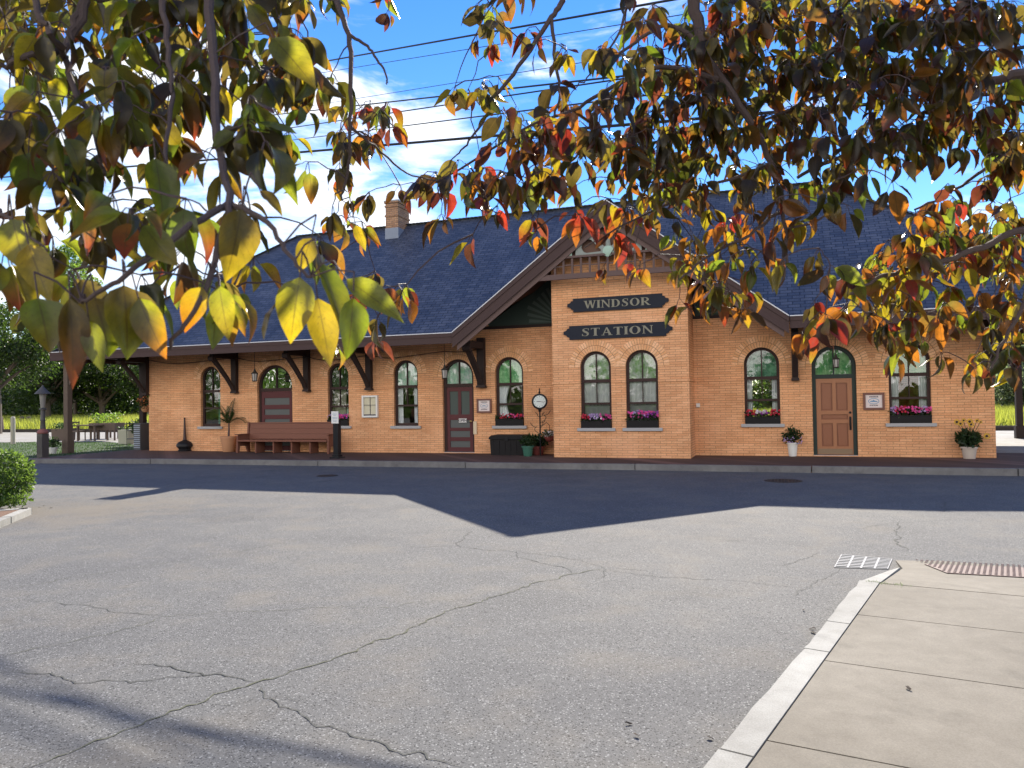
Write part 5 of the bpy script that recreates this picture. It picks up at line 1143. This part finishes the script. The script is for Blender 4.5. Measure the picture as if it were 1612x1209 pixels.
# ================================================================== OVERHEAD WIRES
def wire(pa, pb, ya, yb, rad, label, ext=1.6, sag=0.):
    A, B = at(*pa, 1, ya), at(*pb, 1, yb); d = B-A; A2, B2 = A-d*ext, B+d*ext; pts = []
    for i in range(41):
        u = i/40; p = A2.lerp(B2, u); pts.append(p)
    mb = MB(); mb.tube(pts, rad, 6); tag(mb.build('overhead_wire', BLACKM), label, 'wire', 'overhead wires above the street')
wire((195, 263), (800, 212), -3.85, -8.04, .026, 'thickest black cable, lowest of those crossing the sky, just above the chimney')
wire((600, 162), (735, 147), -.9, -3.6, .021, 'black wire through the cloud tip, upper of the middle pair', 3)
wire((560, 88), (1000, 10), 2.0, -5.0, .027, 'topmost thick black wire slanting up to the right leaves')
wire((560, 106), (1000, 35), 2.0, -5.0, .010, 'hair thin wire just under the topmost thick wire')
wire((600, 149), (900, 101), 1.5, -4.6, .009, 'hair thin wire just above the middle pair of wires')
wire((608, 179), (804, 150), -.5, -4.0, .018, 'black wire through the cloud tip, lower of the middle pair', 2.5)
wire((630, 199), (804, 177), -2.0, -6.0, .016, 'black wire next above the thickest cable', 2.5)
mb = MB(); a, b = at(30, 245, 1, -6), Vector((-19.5, .9, 6.0)); mb.tube([a.lerp(b, u)-Vector((0, 0, .25*math.sin(PI*u))) for u in np.linspace(-.6, 1, 22)], .009, 5)
tag(mb.build('service_wire', BLACKM), 'thin service wire dropping to the left end of the roof', 'wire')

# ================================================================== THE CRABAPPLE OVERHEAD
GRID = """9865789786 8831050016 4000223589 8888878877
9973889685 8720000016 3204246689 7888879988
8886988887 8861000001 2626547788 6778757888
6685877788 8883100353 2425668888 7878778878
7763889888 7884530034 6567678887 8856767877
8978848769 6686620001 8778888866 8688787776
7888628863 6644101443 8867878866 6578653568
2588637662 4142025787 8645688665 6464202457
2799657684 3153100124 3355655445 5253036775
8843686888 6544400031 1113315554 5411478888
8843688988 6532100000 0012304566 5203777777
8877899866 5645410000 0000000652 1026775667
3266777764 4455320000 0000001540 0376886468
0011342100 0133300000 0000000110 0231463058
0000000000 0001000000 0000000000 0000121066"""
GRID = [[int(c) for c in row.replace(' ', '')] for row in GRID.split('\n')]
def depth_at(x, y):
    if x < 540:
        d = 1.45-.55*min(1, max(0, (y-60)/330)); d += .35*min(1, max(0, (x-440)/120)); return d
    return 2.15 + .25*math.sin(x*.011+y*.007)
TREE = thing('crabapple_tree', (1.35, -23.6, -.03), 'crabapple with olive, yellow and red leaves hanging over the foreground from overhead branches', 'tree')
tr = Vector((1.35, -23.6, -.05))
mb = MB(); mb.tube([tr, tr+Vector((0, 0, .1)), tr+Vector((.03, .05, 1.0)), tr+Vector((-.05, .1, 1.9)), tr+Vector((-.15, .25, 2.5))], [.17, .13, .11, .10, .07], 14); build(mb, 'trunk', BARK, TREE, True)
crotch = tr+Vector((-.05, .1, 1.88))
def D(*pts): return [dep(x, y, d) for x, y, d in pts]
def smooth(P, k=4):
    Q = []
    for i in range(len(P)-1):
        p0, p1, p2, p3 = P[max(i-1, 0)], P[i], P[i+1], P[min(i+2, len(P)-1)]
        for j in range(k):
            t = j/k; Q.append(.5*((2*p1)+(p2-p0)*t+(2*p0-5*p1+4*p2-p3)*t*t+(3*p1-p0-3*p2+p3)*t**3))
    Q.append(P[-1]); return Q
BR = [  # (points, start radius, end radius): limbs come out of the crotch overhead
 ([crotch, Vector((.6, -22.8, 2.55)), Vector((-.1, -21.9, 2.75))] + D((320, -60, 1.35)), .05, .0105),
 (D((320, -60, 1.35), (330, 20, 1.3), (338, 130, 1.22), (345, 240, 1.12), (362, 320, 1.02), (345, 380, .97), (318, 465, .93), (285, 520, .92), (255, 557, .92)), .0100, .0020),
 ([Vector((-.1, -21.9, 2.75)), Vector((-.8, -21.6, 2.65))] + D((165, -60, 1.4), (135, 0, 1.4), (112, 50, 1.38), (104, 95, 1.35), (125, 155, 1.3), (150, 215, 1.25), (165, 275, 1.2)), .012, .0030),
 (D((135, 0, 1.4), (105, 75, 1.37), (50, 88, 1.3), (0, 100, 1.3)), .009, .004),
 (D((362, 320, 1.02), (300, 355, .95), (215, 420, .9), (150, 462, .88), (125, 475, .88)), .0055, .0020),
 (D((362, 320, 1.02), (420, 352, .97), (455, 402, .94), (490, 436, .92)), .0050, .0018),
 ([Vector((-.1, -21.9, 2.75))] + D((505, -80, 1.75), (530, 0, 1.7), (549, 55, 1.66), (553, 130, 1.62), (552, 200, 1.6), (547, 270, 1.6), (538, 315, 1.6)), .010, .0022),
 (D((549, 55, 1.66), (577, 72, 1.66), (597, 98, 1.66), (609, 122, 1.66), (609, 133, 1.66)), .0042, .0016),
 (D((552, 200, 1.6), (590, 230, 1.7), (640, 272, 1.85), (690, 285, 2.0)), .0036, .0018),
 (D((40, -30, 1.3), (62, 20, 1.28), (85, 60, 1.3), (100, 90, 1.35)), .006, .005),
 (D((250, -40, 1.3), (262, 60, 1.25), (270, 150, 1.2), (262, 260, 1.1)), .006, .003),
 (D((0, 330, .95), (40, 365, .93), (75, 395, .92)), .0025, .0015),
 ([crotch, Vector((1.3, -22.4, 2.75)), Vector((.6, -21.0, 2.85))] + D((1078, -80, 2.3)), .06, .024),
 (D((1078, -80, 2.3), (1090, 0, 2.3), (1108, 70, 2.3), (1125, 110, 2.3), (1175, 185, 2.3), (1215, 260, 2.3), (1232, 330, 2.28), (1240, 420, 2.25)), .024, .004),
 ([Vector((1.3, -22.4, 2.75)), Vector((2.0, -21.2, 2.55))] + D((1720, 105, 2.4), (1612, 118, 2.4), (1560, 128, 2.4), (1480, 128, 2.4), (1400, 129, 2.4), (1335, 130, 2.4)), .030, .006),
 (D((1560, 128, 2.4), (1510, 165, 2.35), (1460, 205, 2.3), (1400, 228, 2.3), (1310, 252, 2.3), (1255, 280, 2.3)), .015, .005),
 (D((1700, 330, 2.1), (1612, 360, 2.1), (1530, 395, 2.1), (1450, 420, 2.1), (1380, 440, 2.1), (1330, 470, 2.1)), .013, .004),
 ([Vector((2.0, -21.2, 2.55))] + D((1760, 220, 2.2), (1690, 330, 2.1)), .03, .014),
 ([Vector((.6, -21.0, 2.85))] + D((910, -70, 2.2), (885, 0, 2.2), (868, 28, 2.2), (825, 92, 2.2), (783, 150, 2.2), (762, 187, 2.2), (738, 222, 2.2), (720, 243, 2.2)), .013, .0022),
 (D((868, 28, 2.2), (875, 100, 2.2), (880, 150, 2.2), (868, 190, 2.2), (840, 235, 2.2)), .006, .003),
 (D((1118, 85, 2.3), (1060, 40, 2.3), (1010, 60, 2.3), (960, 95, 2.3), (935, 110, 2.3)), .009, .003),
 (D((990, -30, 2.3), (980, 40, 2.3), (955, 80, 2.3), (920, 130, 2.3)), .006, .002),
 (D((1130, 125, 2.3), (1040, 105, 2.3), (960, 140, 2.3), (900, 175, 2.3), (830, 200, 2.25), (700, 280, 2.1), (660, 285, 2.1)), .01, .002),
 (D((1232, 330, 2.28), (1180, 370, 2.25), (1120, 400, 2.25), (1070, 440, 2.25)), .006, .003),
 (D((1215, 260, 2.3), (1100, 300, 2.3), (990, 350, 2.3), (920, 390, 2.3)), .006, .002),
 (D((1240, 360, 2.25), (1290, 345, 2.2), (1318, 315, 2.2), (1325, 300, 2.2)), .004, .002),
 (D((1460, -60, 2.5), (1480, 20, 2.5), (1560, 60, 2.45), (1640, 110, 2.4)), .012, .01),
 (D((1612, 210, 2.3), (1560, 260, 2.3), (1500, 300, 2.25), (1440, 330, 2.2)), .008, .003),
 (D((1690, 330, 2.1), (1640, 430, 2.1), (1590, 520, 2.1), (1560, 580, 2.1)), .01, .003),
 (D((1330, 130, 2.4), (1270, 160, 2.4), (1200, 190, 2.35)), .007, .004),
]
nodes = []; bmesh_ = MB()
for P, r0, r1 in BR:
    Q = smooth(P, 5); n = len(Q); Q = [q + Vector((random.gauss(0, 1), random.gauss(0, 1), random.gauss(0, 1)))*min(.004, r1*.8)*(0 < i < n-1) for i, q in enumerate(Q)]
    bmesh_.tube(Q, [r0+(r1-r0)*(i/(n-1))**.7 for i in range(n)], 8); nodes += Q
build(bmesh_, 'branch', BARK, TREE, True)
# clusters of leaves: how thickly each patch of the crown is leaved follows the photograph, at the branches' real distance
clusters = []; CELL = 40.3
LA = lambda d: .5*(.066*CF/d)**2*.50*.62
for gy in range(15):
    for gx in range(40):
        dn = GRID[gy][gx]
        if dn == 0: continue
        xm, ym = (gx+.5)*CELL, (gy+.5)*40.3; d0 = depth_at(xm, ym); nl = (2.1 if xm < 540 else 1.5)*-math.log(max(.04, 1-dn/9*.93))*CELL*40.3/LA(d0); per = 4.2
        k = nl/per; k = int(k) + (rng.random() < k-int(k))
        for _ in range(k):
            x = (gx+rng.random())*CELL; y = (gy+rng.random())*40.3; d = d0*(1+abs(rng.normal())*.19-.07) if x > 560 else d0*(1+abs(rng.normal())*.34-.10); d = max(d, .76)
            clusters.append((x, y-.45*.066*CF/d-8, d))
# beyond the frame the crown goes on to both sides; unseen leaf clusters above are added to shade it
for _ in range(300):
    x, y = rng.uniform(540, 1900), rng.uniform(-420, -45); clusters.append((x, y, 2.2+rng.random()*1.3))
for _ in range(130):
    x, y = rng.uniform(-300, 700), rng.uniform(-330, -45); clusters.append((x, y, 1.35+rng.random()*.9))
for _ in range(50): clusters.append((rng.uniform(1625, 1950), rng.uniform(0, 560), 2.1*(1+rng.normal()*.1)))
for _ in range(20): clusters.append((rng.uniform(-330, -20), rng.uniform(0, 420), 1.1*(1+rng.normal()*.1)))
spurs = np.array([list(dep(*c)) for c in clusters])
# keep the light open to the big hanging leaves: thin out the spurs that crowd them
HB = [((472, 437), (456, 536), .90), ((546, 440), (634, 500), .90), ((500, 470), (520, 572), .92), ((218, 470), (257, 560), .90), ((318, 452), (290, 520), .93), ((345, 450), (358, 531), .94), ((140, 505), (158, 582), .88), ((20, 345), (38, 425), .93), ((45, 385), (75, 470), .91), ((490, 375), (472, 425), .95), ((430, 60), (495, 130), 1.25), ((105, 150), (75, 130), 1.25)]
keep = np.ones(len(spurs), bool); hang = spurs - np.array([0, 0, .035]); S_ = np.array(SUN); C_ = np.array(CAM)
for a_, b_, d_ in HB:
    for u_ in (.15, .5, .85):
        q_ = np.array(dep(a_[0]+(b_[0]-a_[0])*u_, a_[1]+(b_[1]-a_[1])*u_, d_)); v_ = hang-q_; t_ = v_@S_; off = np.linalg.norm(v_-t_[:, None]*S_, axis=1); keep &= ~((t_ > -.03) & (t_ < .9) & (off < .048))
        e_ = (q_-C_)/np.linalg.norm(q_-C_); v_ = hang-C_; t_ = v_@e_; off = np.linalg.norm(v_-t_[:, None]*e_, axis=1); keep &= ~((t_ < np.linalg.norm(q_-C_)+.02) & (off < .045))
spurs = spurs[keep]; clusters = [c for c, k in zip(clusters, keep) if k]
# twigs: every leaf spur grows from the nearest wood already there
N = np.array([list(p) for p in nodes]); base_n = len(N); dist = np.full(len(spurs), 1e9); par = np.zeros((len(spurs), 3))
D2 = np.linalg.norm(spurs[:, None, :]-N[None, :, :], axis=2); par = N[D2.argmin(1)]; dist = D2.min(1); done = np.zeros(len(spurs), bool); tw = MB(); order = []
for _ in range(len(spurs)):
    i = int(np.where(done, 1e9, dist).argmin()); done[i] = True; a, b = Vector(par[i]), Vector(spurs[i]); L_ = (b-a).length; order.append((i, (b-a).normalized() if L_ > 1e-6 else Vector((0, 0, -1))))
    if L_ < .75 and L_ > .004:
        u_ = Vector((0, 0, 1)); pts = [a.lerp(b, u)+u_*(L_*.10*math.sin(PI*u))+Vector(rng.normal(size=3))*L_*.035*math.sin(PI*u) for u in (0, .25, .5, .75, 1)]; r0 = min(.0032, .0013+L_*.006); tw.tube(pts, [r0, r0*.9, r0*.8, r0*.7, .0011], 5)
        for u in (.35, .7): pass
    nd_ = np.linalg.norm(spurs-spurs[i], axis=1); better = (nd_ < dist) & ~done; dist[better] = nd_[better]; par[better] = spurs[i]
build(tw, 'twig', TWIG, TREE)['kind'] = 'stuff'
# leaves
NT, NS = 9, 5
tt = np.linspace(0, 1, NT); ss = np.array([-1, -.55, 0, .55, 1])
prof = np.sin(PI*np.clip(tt, 0, 1)**.72)**.85*(1-.35*tt**5); prof[0] = .05; prof[-1] = .0
LV, LF, LU, LC = [], [], [], []; nv = 0
def leaf(base, d, nrm, Ln, Wd, tint, tip, fold=.35, curl=.5, roll=0.):
    """ovate leaf: base point, direction, upper normal, length, width; curls along its length and folds on the midrib"""
    global nv
    d = d/np.linalg.norm(d); nrm = nrm-d*(nrm@d); nrm = nrm/np.linalg.norm(nrm); s = np.cross(d, nrm)
    ang = curl*tt**1.3; dx = np.cumsum(np.r_[0, np.cos((ang[1:]+ang[:-1])/2)])/(NT-1)*Ln; dz = -np.cumsum(np.r_[0, np.sin((ang[1:]+ang[:-1])/2)])/(NT-1)*Ln
    w_ = prof*Wd/2; fo = np.sign(ss)*ss; wob = rng.normal(size=(NT, 2))*.05
    V = np.empty((NT, NS, 3)); 
    for j, sj in enumerate(ss):
        lat = sj*w_*math.cos(fold*abs(sj)); up = abs(sj)**1.2*w_*math.sin(fold) + (wob[:, 0] if sj < 0 else wob[:, 1])*w_*abs(sj) + roll*sj*w_*tt
        V[:, j] = base + d*dx[:, None] + s*lat[:, None] + nrm*(dz+up)[:, None]
    i = np.arange((NT-1)*NS).reshape(NT-1, NS)[:, :-1].ravel(); F = np.stack([i, i+1, i+NS+1, i+NS], 1)
    g = np.clip(tt*1.25-.25+abs(rng.normal()*.1), 0, 1)[:, None]; c = tint*(1-g)+tip*g
    LV.append(V.reshape(-1, 3)); LF.append(F+nv); LU.append(np.stack(np.meshgrid(ss*.5+.5, tt), -1).reshape(-1, 2)); LC.append(np.repeat(c, NS, 0)); nv += NT*NS
PAL = {'g': (.30, .42, .03), 'y': (.78, .62, .03), 'o': (.85, .30, .03), 'r': (.72, .07, .035), 'm': (.42, .10, .05), 'b': (.34, .26, .05), 'l': (.48, .56, .04)}
PAL = {k: np.array(v) for k, v in PAL.items()}
def pick(x, y):
    if x < 540: s = 'ggglllyybbb' + ('oyy' if rng.random() < .3 else '')
    elif 860 < x < 1010 and 320 < y < 420: s = 'rrroom'
    elif x < 900: s = 'gbbmmmroylbb'
    elif y > 300: s = 'gllyyyooobr'
    else: s = 'ggbblybobbm'
    return PAL[s[int(rng.random()*len(s))]]
pet = MB()
for i, gdir in order:
    x, y, d = clusters[i]; c = spurs[i]; nl = 3+int(rng.random()*4); a0 = rng.random()*6.28; g = np.array(gdir)
    near = x < 540
    main = pick(x, y)
    for k in range(nl):
        a = a0+k*2.4+rng.normal()*.3; hz = np.array([math.cos(a), math.sin(a), 0]); dd = hz*rng.uniform(.2, .95)+np.array([0, 0, -1.0])*rng.uniform(.45, 1.1)+g*.18
        Ln = .067*rng.uniform(.55, 1.28)*(1.04 if near else 1.06); Wd = Ln*rng.uniform(.38, .62); dd /= np.linalg.norm(dd); nr_ = np.array([0, 0, 1.])+hz*.3+rng.normal(size=3)*.55
        pb = c+dd*rng.uniform(.010, .028); tint = main if rng.random() < .55 else pick(x, y); tip = tint if rng.random() < .5 else PAL['oyro'[int(rng.random()*4)]]*.9
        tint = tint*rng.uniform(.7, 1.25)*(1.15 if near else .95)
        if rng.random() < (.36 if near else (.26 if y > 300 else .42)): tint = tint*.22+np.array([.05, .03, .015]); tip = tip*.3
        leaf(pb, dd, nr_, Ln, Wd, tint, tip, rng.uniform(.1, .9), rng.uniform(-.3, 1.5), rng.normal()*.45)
        pet.tube([Vector(c), Vector((c+pb)/2)+Vector((0, 0, .003)), Vector(pb)], .0008, 4, caps=False)
# the large near leaves that hang in front of the roof and eaves: base, tip, width in photo pixels, distance, turn of the blade, tints
HT = np.array([1.35, 1.25, .8])
HERO = [((472, 437), (456, 536), 62, .90, .15, 'l', 'y'), ((546, 440), (634, 500), 46, .90, .4, 'l', 'l'), ((505, 414), (556, 540), 40, .93, .9, 'g', 'b'), ((500, 470), (520, 572), 50, .92, .3, 'y', 'b'), ((556, 470), (550, 562), 48, .89, .7, 'g', 'g'),
        ((218, 470), (257, 560), 50, .90, .1, 'l', 'o'), ((318, 452), (290, 520), 42, .93, .2, 'y', 'o'), ((345, 450), (358, 531), 40, .94, .2, 'l', 'y'), ((140, 505), (158, 582), 36, .88, .2, 'l', 'l'), ((60, 470), (80, 550), 62, .86, .8, 'g', 'b'), ((110, 470), (120, 606), 40, .87, .9, 'b', 'm'),
        ((195, 450), (205, 560), 70, .90, .9, 'b', 'l'), ((150, 470), (175, 555), 76, .92, 1.0, 'b', 'g'), ((20, 345), (38, 425), 60, .93, .2, 'l', 'y'), ((45, 385), (75, 470), 50, .91, .3, 'y', 'y'), ((410, 300), (445, 335), 22, 1.0, .8, 'b', 'y'), ((490, 375), (472, 425), 34, .95, .3, 'y', 'y'), ((430, 60), (495, 130), 58, 1.25, .3, 'l', 'y'), ((380, 330), (360, 440), 60, .98, .8, 'b', 'y'), ((245, 250), (262, 350), 48, 1.05, .9, 'g', 'g'),
        ((105, 150), (75, 130), 40, 1.25, .2, 'l', 'y'), ((35, 135), (20, 190), 40, 1.2, .2, 'g', 'y'), ((560, 355), (575, 392), 18, 1.6, .2, 'y', 'y')]
for (bx, by), (tx, ty), wpx, d, turn, c0, c1 in HERO:
    A = np.array(dep(bx, by, d)); B = np.array(dep(tx, ty, d*.99)); v = np.array(Fv); dd = B-A; s_ = np.cross(dd, v); s_ /= np.linalg.norm(s_)
    leaf(A, dd, -v*math.cos(turn)+s_*math.sin(turn)+np.array([0, 0, .2]), np.linalg.norm(dd)*1.05, wpx/CF*d/max(.5, math.cos(turn*.8)), np.array(PAL[c0])*HT, np.array(PAL[c1])*HT, .25+.2*turn, .25, .1)
    q = A-dd/np.linalg.norm(dd)*.02; pet.tube([Vector(q)+Vector((0, 0, .012)), Vector(A)], .0009, 4, caps=False)
    Dn = np.linalg.norm(N-q, axis=1); o_ = N[Dn.argmin()]
    if Dn.min() < .3: pet.tube([Vector(o_), Vector(o_).lerp(Vector(q), .5)+Vector((0, 0, .012)), Vector(q)+Vector((0, 0, .012))], .0012, 4, caps=False)
build(pet, 'leaf_stalk', TWIG, TREE)['kind'] = 'stuff'
def crableaf():
    m, t, bs = newmat('crabapple leaves'); o = [n for n in t.nodes if n.type == 'OUTPUT_MATERIAL'][0]
    at_ = t.nodes.new('ShaderNodeAttribute'); at_.attribute_name = 'tint'; uv = t.nodes.new('ShaderNodeTexCoord').outputs['UV']; s = t.nodes.new('ShaderNodeSeparateXYZ'); t.links.new(uv, s.inputs[0])
    ax = mth('ABSOLUTE', mth('SUBTRACT', s.outputs[0], .5, tree=t), tree=t)
    rib = mth('LESS_THAN', ax, .022, tree=t)
    sv = mth('FRACT', mth('MULTIPLY', mth('SUBTRACT', s.outputs[1], mth('MULTIPLY', ax, .55, tree=t), tree=t), 9.0, tree=t), tree=t)
    vein = mth('MAXIMUM', rib, mth('MULTIPLY', mth('LESS_THAN', sv, .09, tree=t), .55, tree=t), tree=t)
    n1 = noise(t, objco(t), 60, 4); n2 = noise(t, objco(t), 260, 3)
    col_ = mixc(t, 1.0, at_.outputs['Color'], mixc(t, ramp(t, n1, .3, .7), (.72, .75, .7), (1.2, 1.15, 1.1)), 'MULTIPLY')
    col_ = mixc(t, mth('MULTIPLY', ramp(t, n2, .62, .72), .55, tree=t), col_, (.12, .05, .02))
    thru = mixc(t, mth('MULTIPLY', vein, .55, tree=t), col_, (.16, .10, .02))
    refl = mixc(t, .86, col_, (.022, .018, .011)); refl = mixc(t, mth('MULTIPLY', vein, .4, tree=t), refl, (.05, .035, .02))
    t.links.new(refl, bs.inputs['Base Color']); bs.inputs['Roughness'].default_value = .30; bs.inputs['Specular IOR Level'].default_value = .55
    T = t.nodes.new('ShaderNodeBsdfTranslucent'); t.links.new(thru, T.inputs[0]); ms = t.nodes.new('ShaderNodeMixShader'); ms.inputs[0].default_value = .48
    t.links.new(bs.outputs[0], ms.inputs[1]); t.links.new(T.outputs[0], ms.inputs[2]); t.links.new(ms.outputs[0], o.inputs[0])
    bump(t, bs, mth('ADD', mth('MULTIPLY', vein, -1., tree=t), n1, tree=t), .25, .002); return m
linkchild(np_mesh('foliage', np.vstack(LV), np.vstack(LF), crableaf(), np.vstack(LU), np.vstack(LC)*.72, True), TREE)
print('LEAVES', len(LV), 'CLUSTERS', len(clusters))
